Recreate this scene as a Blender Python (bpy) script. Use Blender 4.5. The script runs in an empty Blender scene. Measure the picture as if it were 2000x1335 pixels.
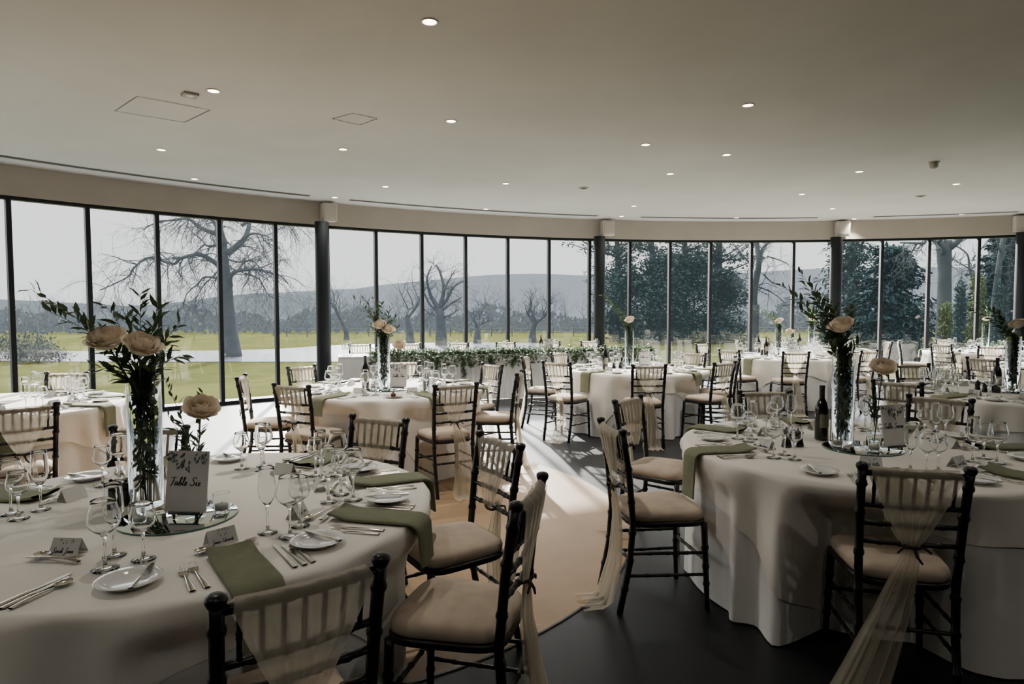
import bpy, math, random
from math import sin, cos, pi, radians, degrees, atan2, sqrt, hypot, asin, exp
from mathutils import Vector, Matrix

random.seed(7)
SC = bpy.context.scene
COL = SC.collection

# ------------------------------------------------------------------ camera (fitted to the photograph)
FPX, PITCH, ROLL, EYE = 1250.0, 0.0480, -0.0020, 1.4996
cd = bpy.data.cameras.new('camera')
cam = bpy.data.objects.new('camera', cd)
COL.objects.link(cam)
cd.sensor_width = 36.0
cd.lens = FPX * 36.0 / 2000.0
cd.clip_end = 4000
cd.clip_start = 0.05
cam.matrix_world = Matrix.Translation((0, 0, EYE)) @ Matrix.Rotation(pi / 2 - PITCH, 4, 'X') @ Matrix.Rotation(ROLL, 4, 'Z')
SC.camera = cam
SC.view_settings.view_transform = 'AgX'
SC.view_settings.look = 'AgX - Base Contrast'
SC.view_settings.exposure = 1.0
SC.cycles.use_denoising = True
SC.cycles.max_bounces = 14
SC.cycles.diffuse_bounces = 5
SC.cycles.glossy_bounces = 4
SC.cycles.transmission_bounces = 12
SC.cycles.transparent_max_bounces = 40
SC.cycles.caustics_reflective = False
SC.cycles.caustics_refractive = True
SC.cycles.sample_clamp_indirect = 3.0


def ray(px, py):
    u, v = px - 1000.0, py - 667.5
    cr, sr = cos(ROLL), sin(ROLL)
    a, b = u * cr + v * sr, -u * sr + v * cr
    return Vector((a / FPX, cos(PITCH) - b / FPX * sin(PITCH), -sin(PITCH) - b / FPX * cos(PITCH)))


def at(px, py, z):
    """the point of the horizontal plane z seen at a pixel of the photograph (used while measuring where things stand)"""
    d = ray(px, py)
    t = (z - EYE) / d.z
    return Vector((d.x * t, d.y * t, z))


def at_depth(px, py, y):
    d = ray(px, py)
    t = y / d.y
    return Vector((d.x * t, y, EYE + d.z * t))


def in_view(p, margin=40):
    x, y, z = p[0], p[1], p[2] - EYE
    dep = y * cos(PITCH) - z * sin(PITCH)
    if dep < 0.2:
        return False
    up = y * sin(PITCH) + z * cos(PITCH)
    u, v = 1000 + x / dep * FPX, 667.5 - up / dep * FPX
    return -margin < u < 2000 + margin and -margin < v < 1335 + margin


# ------------------------------------------------------------------ materials
def lin(c):
    return tuple(((x / 255.0) / 12.92 if x / 255.0 <= 0.04045 else (((x / 255.0) + 0.055) / 1.055) ** 2.4) for x in c)


def mat(name, rgb, rough=0.6, metal=0.0, noise=0.0, nscale=20.0, bump=0.0, bscale=60.0, emit=0.0, emit_rgb=None, spec=0.5, coat=0.0, trans=0.0, two=None):
    m = bpy.data.materials.new(name)
    m.use_nodes = True
    nt = m.node_tree
    b = nt.nodes['Principled BSDF']
    b.inputs['Base Color'].default_value = (*rgb, 1)
    b.inputs['Roughness'].default_value = rough
    b.inputs['Metallic'].default_value = metal
    b.inputs['Specular IOR Level'].default_value = spec
    b.inputs['Coat Weight'].default_value = coat
    tc = nt.nodes.new('ShaderNodeTexCoord')
    if noise > 0:
        n = nt.nodes.new('ShaderNodeTexNoise')
        n.inputs['Scale'].default_value = nscale
        n.inputs['Detail'].default_value = 5
        nt.links.new(tc.outputs['Object'], n.inputs['Vector'])
        r = nt.nodes.new('ShaderNodeValToRGB')
        d = two if two else tuple(max(0, c * (1 - noise)) for c in rgb)
        l = rgb if two else tuple(min(1, c * (1 + noise)) for c in rgb)
        r.color_ramp.elements[0].position = 0.35
        r.color_ramp.elements[1].position = 0.65
        r.color_ramp.elements[0].color = (*d, 1)
        r.color_ramp.elements[1].color = (*l, 1)
        nt.links.new(n.outputs['Fac'], r.inputs['Fac'])
        nt.links.new(r.outputs['Color'], b.inputs['Base Color'])
    if bump > 0:
        n2 = nt.nodes.new('ShaderNodeTexNoise')
        n2.inputs['Scale'].default_value = bscale
        n2.inputs['Detail'].default_value = 3
        nt.links.new(tc.outputs['Object'], n2.inputs['Vector'])
        bp = nt.nodes.new('ShaderNodeBump')
        bp.inputs['Strength'].default_value = bump
        bp.inputs['Distance'].default_value = 0.01
        nt.links.new(n2.outputs['Fac'], bp.inputs['Height'])
        nt.links.new(bp.outputs['Normal'], b.inputs['Normal'])
    if emit > 0:
        b.inputs['Emission Color'].default_value = (*(emit_rgb or rgb), 1)
        b.inputs['Emission Strength'].default_value = emit
    if trans > 0:
        out = nt.nodes['Material Output']
        t = nt.nodes.new('ShaderNodeBsdfTranslucent')
        t.inputs['Color'].default_value = (*rgb, 1)
        mx = nt.nodes.new('ShaderNodeMixShader')
        mx.inputs['Fac'].default_value = trans
        nt.links.new(b.outputs['BSDF'], mx.inputs[1])
        nt.links.new(t.outputs['BSDF'], mx.inputs[2])
        nt.links.new(mx.outputs['Shader'], out.inputs['Surface'])
    return m


def glass_mat(name, tint, edge, gloss=1.0, rough=0.0, edge_pow=0.3, scale=1.0):
    """a thin glass wall: clear, tinted where seen edge-on, mirroring by the angle it is seen at"""
    m = bpy.data.materials.new(name)
    m.use_nodes = True
    nt = m.node_tree
    nt.nodes.remove(nt.nodes['Principled BSDF'])
    out = nt.nodes['Material Output']
    lw = nt.nodes.new('ShaderNodeLayerWeight')
    lw.inputs['Blend'].default_value = edge_pow
    mixc = nt.nodes.new('ShaderNodeMixRGB')
    mixc.inputs['Color1'].default_value = (*tint, 1)
    mixc.inputs['Color2'].default_value = (*edge, 1)
    nt.links.new(lw.outputs['Facing'], mixc.inputs['Fac'])
    tr = nt.nodes.new('ShaderNodeBsdfTransparent')
    nt.links.new(mixc.outputs['Color'], tr.inputs['Color'])
    gl = nt.nodes.new('ShaderNodeBsdfGlossy')
    gl.inputs['Roughness'].default_value = rough
    lf = nt.nodes.new('ShaderNodeLayerWeight')
    lf.inputs['Blend'].default_value = 0.5
    pw = nt.nodes.new('ShaderNodeMath')
    pw.operation = 'POWER'
    pw.inputs[1].default_value = 3.0
    nt.links.new(lf.outputs['Facing'], pw.inputs[0])
    mu = nt.nodes.new('ShaderNodeMath')
    mu.operation = 'MULTIPLY_ADD'
    mu.use_clamp = True
    mu.inputs[1].default_value = 0.85 * scale
    mu.inputs[2].default_value = 0.05 * gloss
    nt.links.new(pw.outputs['Value'], mu.inputs[0])
    mx = nt.nodes.new('ShaderNodeMixShader')
    nt.links.new(mu.outputs['Value'], mx.inputs['Fac'])
    nt.links.new(tr.outputs['BSDF'], mx.inputs[1])
    nt.links.new(gl.outputs['BSDF'], mx.inputs[2])
    nt.links.new(mx.outputs['Shader'], out.inputs['Surface'])
    return m


def sheer_mat(name, rgb, clear):
    m = bpy.data.materials.new(name)
    m.use_nodes = True
    nt = m.node_tree
    nt.nodes.remove(nt.nodes['Principled BSDF'])
    out = nt.nodes['Material Output']
    d = nt.nodes.new('ShaderNodeBsdfDiffuse')
    d.inputs['Color'].default_value = (*rgb, 1)
    t = nt.nodes.new('ShaderNodeBsdfTranslucent')
    t.inputs['Color'].default_value = (*rgb, 1)
    a = nt.nodes.new('ShaderNodeMixShader')
    a.inputs['Fac'].default_value = 0.5
    nt.links.new(d.outputs[0], a.inputs[1])
    nt.links.new(t.outputs[0], a.inputs[2])
    c = nt.nodes.new('ShaderNodeBsdfTransparent')
    b = nt.nodes.new('ShaderNodeMixShader')
    lw = nt.nodes.new('ShaderNodeLayerWeight')
    lw.inputs['Blend'].default_value = 0.35
    mr = nt.nodes.new('ShaderNodeMapRange')
    mr.inputs['To Min'].default_value = clear
    mr.inputs['To Max'].default_value = clear * 0.3
    nt.links.new(lw.outputs['Facing'], mr.inputs['Value'])
    nt.links.new(mr.outputs['Result'], b.inputs['Fac'])
    nt.links.new(a.outputs[0], b.inputs[1])
    nt.links.new(c.outputs[0], b.inputs[2])
    nt.links.new(b.outputs[0], out.inputs['Surface'])
    return m


M = {}
M['ceiling'] = mat('ceiling_paint', (0.61, 0.605, 0.57), 0.9, noise=0.03, nscale=1.2)
M['fascia'] = mat('fascia_plaster', (0.375, 0.335, 0.285), 0.85, noise=0.03, nscale=2)
M['wall'] = mat('wall_plaster', (0.42, 0.39, 0.35), 0.9, noise=0.03, nscale=2)
M['floor'] = mat('dark_resin_floor', (0.008, 0.009, 0.010), 0.42, noise=0.35, nscale=1.6, bump=0.05, bscale=4, spec=0.26)
M['dance'] = mat('beige_floor', (0.36, 0.245, 0.145), 0.5, noise=0.25, nscale=1.8, two=(0.28, 0.185, 0.105), spec=0.22, bump=0.03, bscale=5)
M['joint'] = mat('floor_joint', (0.02, 0.017, 0.015), 0.5, noise=0.1)
M['frame'] = mat('window_frame_paint', (0.008, 0.010, 0.013), 0.5, noise=0.1, spec=0.25)
M['pillar'] = mat('pillar_paint', (0.008, 0.010, 0.011), 0.5, noise=0.1, spec=0.2)
M['slot'] = mat('slot_dark', (0.07, 0.065, 0.06), 0.8, noise=0.1)
M['window'] = glass_mat('window_glass', (0.94, 0.955, 0.96), (0.84, 0.87, 0.88), gloss=1.5, scale=0.6)
M['glass'] = bpy.data.materials.new('drinking_glass')
M['glass'].use_nodes = True
_p = M['glass'].node_tree.nodes['Principled BSDF']
_p.inputs['Base Color'].default_value = (0.985, 0.99, 0.99, 1)
_p.inputs['Roughness'].default_value = 0.0
_p.inputs['IOR'].default_value = 1.46
_p.inputs['Transmission Weight'].default_value = 1.0
M['vase_glass'] = M['glass'].copy()
M['vase_glass'].name = 'vase_glass'
M['vase_glass'].node_tree.nodes['Principled BSDF'].inputs['Base Color'].default_value = (0.95, 0.98, 0.97, 1)
M['water'] = glass_mat('vase_water', (0.86, 0.90, 0.88), (0.6, 0.66, 0.64), gloss=1.0)
M['chair'] = mat('chair_black_lacquer', (0.006, 0.0055, 0.006), 0.35, noise=0.2, nscale=30, spec=0.4)
M['seat'] = mat('seat_pad_fabric', (0.46, 0.38, 0.30), 0.95, noise=0.08, nscale=12, bump=0.08, bscale=300, spec=0.2)
M['sash'] = sheer_mat('ivory_chiffon', (0.74, 0.67, 0.54), 0.58)
M['tie'] = mat('brown_cord', (0.025, 0.018, 0.014), 0.8, noise=0.2)
M['cloth'] = mat('ivory_table_linen', (0.82, 0.785, 0.72), 0.9, noise=0.04, nscale=3, bump=0.05, bscale=500, spec=0.2)
M['skirt'] = mat('white_table_skirt', (0.62, 0.62, 0.62), 0.9, noise=0.04, nscale=3, spec=0.2)
M['under'] = mat('white_under_linen', (0.74, 0.735, 0.72), 0.9, noise=0.04, nscale=3, bump=0.05, bscale=500, spec=0.2)
M['wood'] = mat('table_plywood', (0.35, 0.24, 0.15), 0.6, noise=0.15, nscale=8)
M['steel_leg'] = mat('table_leg_steel', (0.2, 0.2, 0.2), 0.4, metal=1.0, noise=0.05)
M['napkin'] = mat('olive_napkin', (0.185, 0.195, 0.130), 0.95, noise=0.1, nscale=15, bump=0.06, bscale=400, spec=0.15)
M['china'] = mat('white_china', (0.72, 0.72, 0.71), 0.12, noise=0.01, spec=0.6)
M['silver'] = mat('cutlery_steel', (0.58, 0.54, 0.48), 0.2, metal=1.0, noise=0.05)
M['card'] = mat('white_card', (0.62, 0.61, 0.59), 0.8, noise=0.02)
M['ink'] = mat('black_ink', (0.02, 0.02, 0.02), 0.8, noise=0.05)
M['print'] = mat('grey_green_print', (0.10, 0.13, 0.13), 0.8, noise=0.3, nscale=40)
M['easel'] = mat('easel_black', (0.010, 0.010, 0.010), 0.5, noise=0.1)
M['mirror'] = mat('mirror_silver', (0.75, 0.80, 0.80), 0.02, metal=1.0, noise=0.01)
M['mirror_edge'] = mat('mirror_edge_green', (0.03, 0.12, 0.11), 0.2, noise=0.1)
M['wax'] = mat('candle_wax', (0.55, 0.54, 0.50), 0.5, noise=0.03)
M['mill'] = mat('mill_black', (0.010, 0.009, 0.009), 0.25, noise=0.1)
M['bottle'] = mat('dark_bottle_glass', (0.006, 0.008, 0.006), 0.06, noise=0.1, spec=0.7)
M['foil'] = mat('bottle_foil', (0.012, 0.010, 0.012), 0.35, noise=0.1)
M['label'] = mat('bottle_label', (0.30, 0.29, 0.22), 0.7, noise=0.15, nscale=60)
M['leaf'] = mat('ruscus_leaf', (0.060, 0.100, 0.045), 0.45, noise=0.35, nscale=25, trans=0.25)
M['leaf_lit'] = mat('sunlit_leaf', (0.12, 0.20, 0.05), 0.5, noise=0.3, nscale=25, trans=0.4)  # brighter copy of the leaf green, sunlight put into its colour
M['stem'] = mat('green_stem', (0.035, 0.055, 0.022), 0.6, noise=0.2)
M['rose'] = mat('peach_rose', (0.93, 0.83, 0.69), 0.8, noise=0.03, nscale=30, trans=0.08, spec=0.2)
M['bud'] = mat('white_blossom', (0.75, 0.76, 0.66), 0.7, noise=0.1, trans=0.3)  # pale colour painted for sunlit leaf highlights in the garland
M['speaker'] = mat('speaker_white', (0.55, 0.51, 0.46), 0.6, noise=0.03)
M['grille'] = mat('speaker_grille', (0.42, 0.38, 0.33), 0.7, noise=0.1, nscale=300)
M['sensor'] = mat('sensor_plastic', (0.30, 0.28, 0.25), 0.5, noise=0.05)
M['lamp'] = mat('downlight_lens', (1.0, 0.85, 0.7), 0.5, noise=0.01, emit=7.0, emit_rgb=(1.0, 0.80, 0.62))
M['trimring'] = mat('downlight_trim', (0.7, 0.66, 0.6), 0.4, noise=0.02)
M['silverfoil'] = mat('chocolate_foil', (0.10, 0.04, 0.015), 0.4, noise=0.3, nscale=60)
# outside; the emission of hills, trees, shrubs and fence is painted-in haze
M['lawn'] = mat('lawn_grass', (0.050, 0.050, 0.018), 0.95, noise=0.2, nscale=0.35, two=(0.036, 0.039, 0.013), spec=0.0)
M['lake'] = mat('lake_water', (0.10, 0.11, 0.12), 0.13, noise=0.05, nscale=0.2, spec=1.0, bump=0.12, bscale=2.5)
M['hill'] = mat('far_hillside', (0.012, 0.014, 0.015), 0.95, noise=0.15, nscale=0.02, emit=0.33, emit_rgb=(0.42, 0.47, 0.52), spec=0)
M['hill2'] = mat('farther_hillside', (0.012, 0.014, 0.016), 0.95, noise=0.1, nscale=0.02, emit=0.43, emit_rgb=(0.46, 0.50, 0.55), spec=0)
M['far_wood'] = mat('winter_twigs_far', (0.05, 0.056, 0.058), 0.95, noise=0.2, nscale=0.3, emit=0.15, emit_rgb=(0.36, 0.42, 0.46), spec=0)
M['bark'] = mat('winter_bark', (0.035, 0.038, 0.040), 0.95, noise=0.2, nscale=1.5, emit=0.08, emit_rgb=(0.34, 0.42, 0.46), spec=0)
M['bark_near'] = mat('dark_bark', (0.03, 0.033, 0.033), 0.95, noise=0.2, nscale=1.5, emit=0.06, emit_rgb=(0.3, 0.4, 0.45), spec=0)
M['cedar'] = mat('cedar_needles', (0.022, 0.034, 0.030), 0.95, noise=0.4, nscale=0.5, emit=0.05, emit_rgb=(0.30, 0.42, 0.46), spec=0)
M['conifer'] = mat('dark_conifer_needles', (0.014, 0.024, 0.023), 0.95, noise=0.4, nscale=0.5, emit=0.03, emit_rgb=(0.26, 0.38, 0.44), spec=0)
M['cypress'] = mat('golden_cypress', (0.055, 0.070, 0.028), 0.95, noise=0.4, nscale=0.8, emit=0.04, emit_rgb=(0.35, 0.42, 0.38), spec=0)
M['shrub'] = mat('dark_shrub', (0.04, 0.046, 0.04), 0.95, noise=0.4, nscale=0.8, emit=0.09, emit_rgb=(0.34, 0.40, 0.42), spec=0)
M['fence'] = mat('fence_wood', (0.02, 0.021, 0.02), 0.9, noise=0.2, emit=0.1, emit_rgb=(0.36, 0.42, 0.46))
M['terrace'] = mat('terrace_stone', (0.30, 0.30, 0.29), 0.9, noise=0.1, nscale=2)


# ------------------------------------------------------------------ mesh helpers
class MB:
    def __init__(self):
        self.v, self.f, self.mi = [], [], []
        self.cur = 0

    def add(self, vs, fs):
        b = len(self.v)
        self.v.extend([tuple(p) for p in vs])
        for f in fs:
            self.f.append(tuple(b + i for i in f))
            self.mi.append(self.cur)
        return self

    def box(self, c, s, rz=0.0):
        x, y, z = s[0] / 2, s[1] / 2, s[2] / 2
        k, q = cos(rz), sin(rz)
        vs = []
        for dz in (-z, z):
            for dx, dy in ((-x, -y), (x, -y), (x, y), (-x, y)):
                vs.append((c[0] + dx * k - dy * q, c[1] + dx * q + dy * k, c[2] + dz))
        return self.add(vs, [(3, 2, 1, 0), (4, 5, 6, 7), (0, 1, 5, 4), (1, 2, 6, 5), (2, 3, 7, 6), (3, 0, 4, 7)])

    def tube(self, pts, rad, n=8, cap=True, flat=1.0):
        pts = [Vector(p) for p in pts]
        if not isinstance(rad, (list, tuple)):
            rad = [rad] * len(pts)
        rings, fs = [], []
        up = None
        for i, p in enumerate(pts):
            d = (pts[min(i + 1, len(pts) - 1)] - pts[max(i - 1, 0)])
            d = d.normalized() if d.length > 1e-9 else Vector((0, 0, 1))
            if up is None:
                up = Vector((0, 1, 0)) if abs(d.y) < 0.9 else Vector((1, 0, 0))
            a = d.cross(up)
            a = a.normalized() if a.length > 1e-6 else Vector((1, 0, 0))
            b = d.cross(a).normalized()
            up = -b if False else up
            rings.append([p + a * (rad[i] * cos(2 * pi * k / n)) + b * (rad[i] * flat * sin(2 * pi * k / n)) for k in range(n)])
        vs = [q for r in rings for q in r]
        for i in range(len(pts) - 1):
            for k in range(n):
                k2 = (k + 1) % n
                fs.append((i * n + k, i * n + k2, (i + 1) * n + k2, (i + 1) * n + k))
        if cap:
            fs.append(tuple(range(n - 1, -1, -1)))
            fs.append(tuple((len(pts) - 1) * n + k for k in range(n)))
        return self.add(vs, fs)

    def lathe(self, prof, n=24, c=(0, 0, 0)):
        vs, fs = [], []
        idx = []
        for r, z in prof:
            if r < 1e-6:
                idx.append([len(vs)])
                vs.append((c[0], c[1], c[2] + z))
            else:
                idx.append(list(range(len(vs), len(vs) + n)))
                vs.extend((c[0] + r * cos(2 * pi * k / n), c[1] + r * sin(2 * pi * k / n), c[2] + z) for k in range(n))
        for a, b in zip(idx, idx[1:]):
            for k in range(n):
                k2 = (k + 1) % n
                if len(a) == 1 and len(b) == 1:
                    continue
                if len(a) == 1:
                    fs.append((a[0], b[k2], b[k]))
                elif len(b) == 1:
                    fs.append((a[k], a[k2], b[0]))
                else:
                    fs.append((a[k], a[k2], b[k2], b[k]))
        return self.add(vs, fs)

    def grid(self, fn, nu, nv, closed=False):
        vs = [fn(i / (nu if closed else nu - 1), j / (nv - 1)) for j in range(nv) for i in range(nu)]
        fs = []
        for j in range(nv - 1):
            for i in range(nu if closed else nu - 1):
                i2 = (i + 1) % nu
                fs.append((j * nu + i, j * nu + i2, (j + 1) * nu + i2, (j + 1) * nu + i))
        return self.add(vs, fs)

    def leaf(self, p, d, n, L, W, dip=0.15):
        d = d.normalized()
        s = d.cross(n)
        s = s.normalized() if s.length > 1e-6 else Vector((1, 0, 0))
        n = s.cross(d)
        k = -n * (W * dip)
        b, t = p, p + d * L - n * (L * 0.12)
        c1, c2 = p + d * (L * .33) + k, p + d * (L * .68) + k
        l1, r1 = p + d * (L * .33) - s * W * .5, p + d * (L * .33) + s * W * .5
        l2, r2 = p + d * (L * .68) - s * W * .36, p + d * (L * .68) + s * W * .36
        return self.add([b, c1, c2, t, l1, l2, r1, r2], [(0, 6, 1), (0, 1, 4), (1, 6, 7, 2), (1, 2, 5, 4), (2, 7, 3), (2, 3, 5)])

    def build(self, name, mats, parent=None, smooth=True, sharp=None):
        me = bpy.data.meshes.new(name)
        me.from_pydata(self.v, [], self.f)
        for m in (mats if isinstance(mats, (list, tuple)) else [mats]):
            me.materials.append(m)
        if len(set(self.mi)) > 1:
            me.polygons.foreach_set('material_index', self.mi)
        me.polygons.foreach_set('use_smooth', [smooth] * len(me.polygons))
        me.update()
        if sharp:
            me.set_sharp_from_angle(angle=radians(sharp))
        o = bpy.data.objects.new(name, me)
        COL.objects.link(o)
        if parent is not None:
            o.parent = parent
        return o


import re
_W = re.compile(r"[A-Za-z0-9][A-Za-z0-9'\u2019-]*")
SEEN_LABELS = {}


def tag(o, label, cat, group=None, kind=None):
    n = len(_W.findall(label))
    if n > 16 or n < 4:
        print('LABEL LENGTH', n, label)
    if label in SEEN_LABELS:
        print('LABEL REPEAT', label)
    SEEN_LABELS[label] = 1
    o['label'] = label
    o['category'] = cat
    if group:
        o['group'] = group
    if kind:
        o['kind'] = kind
    return o


def empty(name, loc=(0, 0, 0), rz=0.0):
    o = bpy.data.objects.new(name, None)
    o.empty_display_size = 0.05
    COL.objects.link(o)
    o.location = loc
    o.rotation_euler = (0, 0, rz)
    return o


def struct(o):
    o['kind'] = 'structure'
    return o


KIDS = {}


def children(o):
    return KIDS.get(o.name) or [c for c in o.children]


def copy_tree(o, parent=None):
    c = o.copy()
    COL.objects.link(c)
    c.parent = parent
    for ch in list(o.children):
        copy_tree(ch, c)
    return c


class Proto:
    """first use hands out the source itself, later uses hand out copies with copies of its parts"""
    def __init__(self, root):
        self.root, self.used = root, False

    def get(self, loc, rz=0.0, rot=None, scale=None):
        if not self.used:
            o, self.used = self.root, True
        else:
            o = copy_tree(self.root)
        o.location = loc
        o.rotation_euler = rot if rot else (0, 0, rz)
        if scale:
            o.scale = (scale, scale, scale)
        return o


# ------------------------------------------------------------------ room shell
CX, CY, R = 4.9732, -1.1089, 14.898
A0, DA = -0.8819, 0.0595
HW, HC = 3.0, 3.388


def arc(a, r=R, z=0.0):
    return Vector((CX + r * sin(a), CY + r * cos(a), z))


def ang_of(p):
    return atan2(p.x - CX, p.y - CY)


IDX0, IDX1 = -9, 37
b = MB()
b.lathe([(0, 0), (R * 0.5, 0), (R + 0.2, 0), (R + 0.2, -0.12), (0, -0.12)], 96, (CX, CY, 0))
struct(b.build('floor', M['floor'], smooth=False))
b = MB()
b.lathe([(0, 0.004), (2.40, 0.004), (2.40, -0.02)], 96, (-1.57, 4.62, 0))
o = struct(b.build('floor_dance_circle', M['dance'], smooth=False))
b = MB()
b.lathe([(2.400, 0.0045), (2.412, 0.0045), (2.412, -0.01)], 96, (-1.57, 4.62, 0))
struct(b.build('trim_1', M['joint'], smooth=False))
b = MB()
b.lathe([(0, HC), (R * .3, HC), (R * .7, HC), (R + .2, HC), (R + .2, HC + .15), (0, HC + .15)], 96, (CX, CY, 0))
struct(b.build('ceiling', M['ceiling'], smooth=False))
# the plain part of the round wall, behind the camera
b = MB()
aa = A0 + DA * IDX1
ab = A0 + DA * IDX0 + 2 * pi
b.grid(lambda u, v: tuple(arc(aa + (ab - aa) * u, R, HC * v)), 60, 2)
struct(b.build('wall_back', M['wall']))
# fascia over the windows
b = MB()
fa, fb = A0 + DA * IDX0, A0 + DA * IDX1
prof = [(R + .10, HW), (R - .10, HW), (R - .10, HC), (R + .10, HC)]
b.grid(lambda u, v: tuple(arc(fa + (fb - fa) * u, prof[min(3, int(v * 3 + .5))][0], prof[min(3, int(v * 3 + .5))][1])), 150, 4)
struct(b.build('wall_fascia', M['fascia'], smooth=False))
# windows: one pane and one mullion each
for i in range(IDX0, IDX1):
    a1, a2 = A0 + DA * i, A0 + DA * (i + 1)
    p1, p2 = arc(a1), arc(a2)
    root = struct(empty('window_%d' % (i - IDX0 + 1), ((p1 + p2) / 2)))
    q1, q2 = p1 - root.location, p2 - root.location
    d = (q2 - q1).normalized()
    n = Vector((sin((a1 + a2) / 2), cos((a1 + a2) / 2), 0))
    g = MB()
    g.add([q1 + Vector((0, 0, .03)), q2 + Vector((0, 0, .03)), q2 + Vector((0, 0, HW)), q1 + Vector((0, 0, HW))], [(0, 1, 2, 3)])
    g.build('pane', M['window'], root, smooth=False)
    f = MB()
    rz = -(a1 + a2) / 2
    f.box(tuple(q1 + Vector((0, 0, HW / 2))), (0.058, 0.09, HW), -a1)
    mid = (q1 + q2) / 2
    L = (q2 - q1).length
    f.box((mid.x, mid.y, 0.03), (L, 0.09, 0.06), rz)
    f.box((mid.x, mid.y, HW - 0.02), (L, 0.11, 0.05), rz)
    f.build('frame', M['frame'], root, smooth=False)

# pillars
PIL = [(628, 437), (1171, 466), (1634, 468), (1999, 452)]
PIL_A = []
for px, py in PIL:
    p = at(px, py, HW)
    # on the ray's heading, just inside the glass
    d = Vector((p.x, p.y, 0)).normalized()
    bb = d.x * (0 - CX) + d.y * (0 - CY)
    cc = CX * CX + CY * CY - (R - 0.30) ** 2
    t = -bb + sqrt(bb * bb - cc)
    PIL_A.append(d * t)
for k, p in enumerate(PIL_A):
    b = MB()
    b.lathe([(0.115, 0), (0.115, HW + 0.02)], 28)
    b.lathe([(0.0, HW + 0.02), (0.115, HW + 0.02)], 28)
    o = struct(b.build('pillar_%d' % (k + 1), M['pillar'], sharp=40))
    o.location = (p.x, p.y, 0)

# linear air slots in the ceiling, between the pillars
SL = [((0, 302), (603, 383)), ((676, 393), (1165, 422)), ((1248, 425), (1584, 430)), ((1692, 428), (1978, 417))]
for k, (q1, q2) in enumerate(SL):
    p1, p2 = at(*q1, HC), at(*q2, HC)
    a1, a2 = ang_of(p1), ang_of(p2)
    rs = R - 0.66
    b = MB()
    b.grid(lambda u, v: tuple(arc(a1 + (a2 - a1) * u, rs + 0.12 * v, HC - 0.004)), 24, 2)
    struct(b.build('trim_%d' % (k + 2), M['slot'], smooth=False))

# access hatches: thin joint lines in the ceiling
for k, quad in enumerate([[(268, 188), (411, 215), (360, 239), (224, 217)], [(690, 221), (737, 232), (702, 244), (649, 232)]]):
    b = MB()
    P = [at(x, y, HC - 0.003) for x, y in quad]
    for i in range(4):
        p, q = P[i], P[(i + 1) % 4]
        s = (q - p).normalized().cross(Vector((0, 0, 1))) * 0.004
        b.add([p - s, q - s, q + s, p + s], [(0, 1, 2, 3)])
    o = struct(b.build('trim_%d' % (k + 7), M['slot'], smooth=False))

# ------------------------------------------------------------------ ceiling fittings
DL = [(839, 42), (417, 177), (881, 236), (1461, 205), (315, 292), (670, 291), (1261, 282), (1419, 302), (380, 349), (753, 364), (988, 358), (1309, 339), (1678, 335), (1868, 359), (654, 385), (949, 408), (1238, 402), (1566, 379), (1214, 422), (1438, 425), (1626, 407), (1668, 427), (1879, 418)]
root = empty('ceiling_downlight')
b = MB()
b.lathe([(0.055, -0.001), (0.058, -0.006), (0.047, -0.006), (0.045, 0.0)], 28)
b.build('trim_ring', M['trimring'], root)
b = MB()
b.lathe([(0, -0.003), (0.046, -0.003)], 28)
b.build('lens', M['lamp'], root)
pd = Proto(root)
where_row = ['nearest the camera', 'beside the square ceiling sensor', 'in the middle of the second row', 'alone over Table Seven', 'over Table One',
             'behind the small access hatch', 'nearer of the two over the long garland', 'over the middle of the right half', 'beside the long slot at far left', 'fourth back from the camera, over Table Ten',
             'in front of the middle slot', 'third from the camera over the garland', 'between the dome sensor and the third pillar', 'under the dome sensor, nearer the windows', 'beside the first speaker',
             'on the second air slot', 'over the second speaker, one step out', 'in front of the third air slot', 'close above the second speaker', 'on the third air slot', 'over the third speaker, one step out', 'close above the third speaker', 'on the fourth air slot']
DLP = [(at(x, y, HC), w) for (x, y), w in zip(DL, where_row)]
for k, (x, y) in enumerate([(-1.3, 2.5), (1.9, 3.0), (-4.6, 2.2), (-2.4, -0.6), (0.2, -1.0), (2.6, -0.4), (4.8, 2.6), (-3.8, -3.2), (-1.0, -3.6), (1.6, -3.6), (4.4, -3.0)]):  # unseen downlights added as fill for the near tables and chairs
    DLP.append((Vector((x, y, HC)), 'behind the camera'))
for p, w in DLP:
    o = pd.get(p)
    SEEN_LABELS.pop('round recessed downlight behind the camera', None)
    tag(o, 'round recessed downlight ' + w, 'downlight', 'downlights behind the camera' if w == 'behind the camera' else 'recessed ceiling downlights')
    ld = bpy.data.lights.new('downlight_beam', 'SPOT')
    ld.energy = 80 if p.y > 3.9 else 19 if p.y > 2.3 and abs(p.x) < 4 else 19
    ld.color = (1.0, 0.93, 0.84)
    ld.spot_size = radians(100 if p.y > 3.9 else 140)
    ld.spot_blend = 0.8
    ld.shadow_soft_size = 0.04
    l = bpy.data.objects.new('downlight_beam', ld)
    COL.objects.link(l)
    l.location = (p.x, p.y, HC - 0.03)

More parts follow.
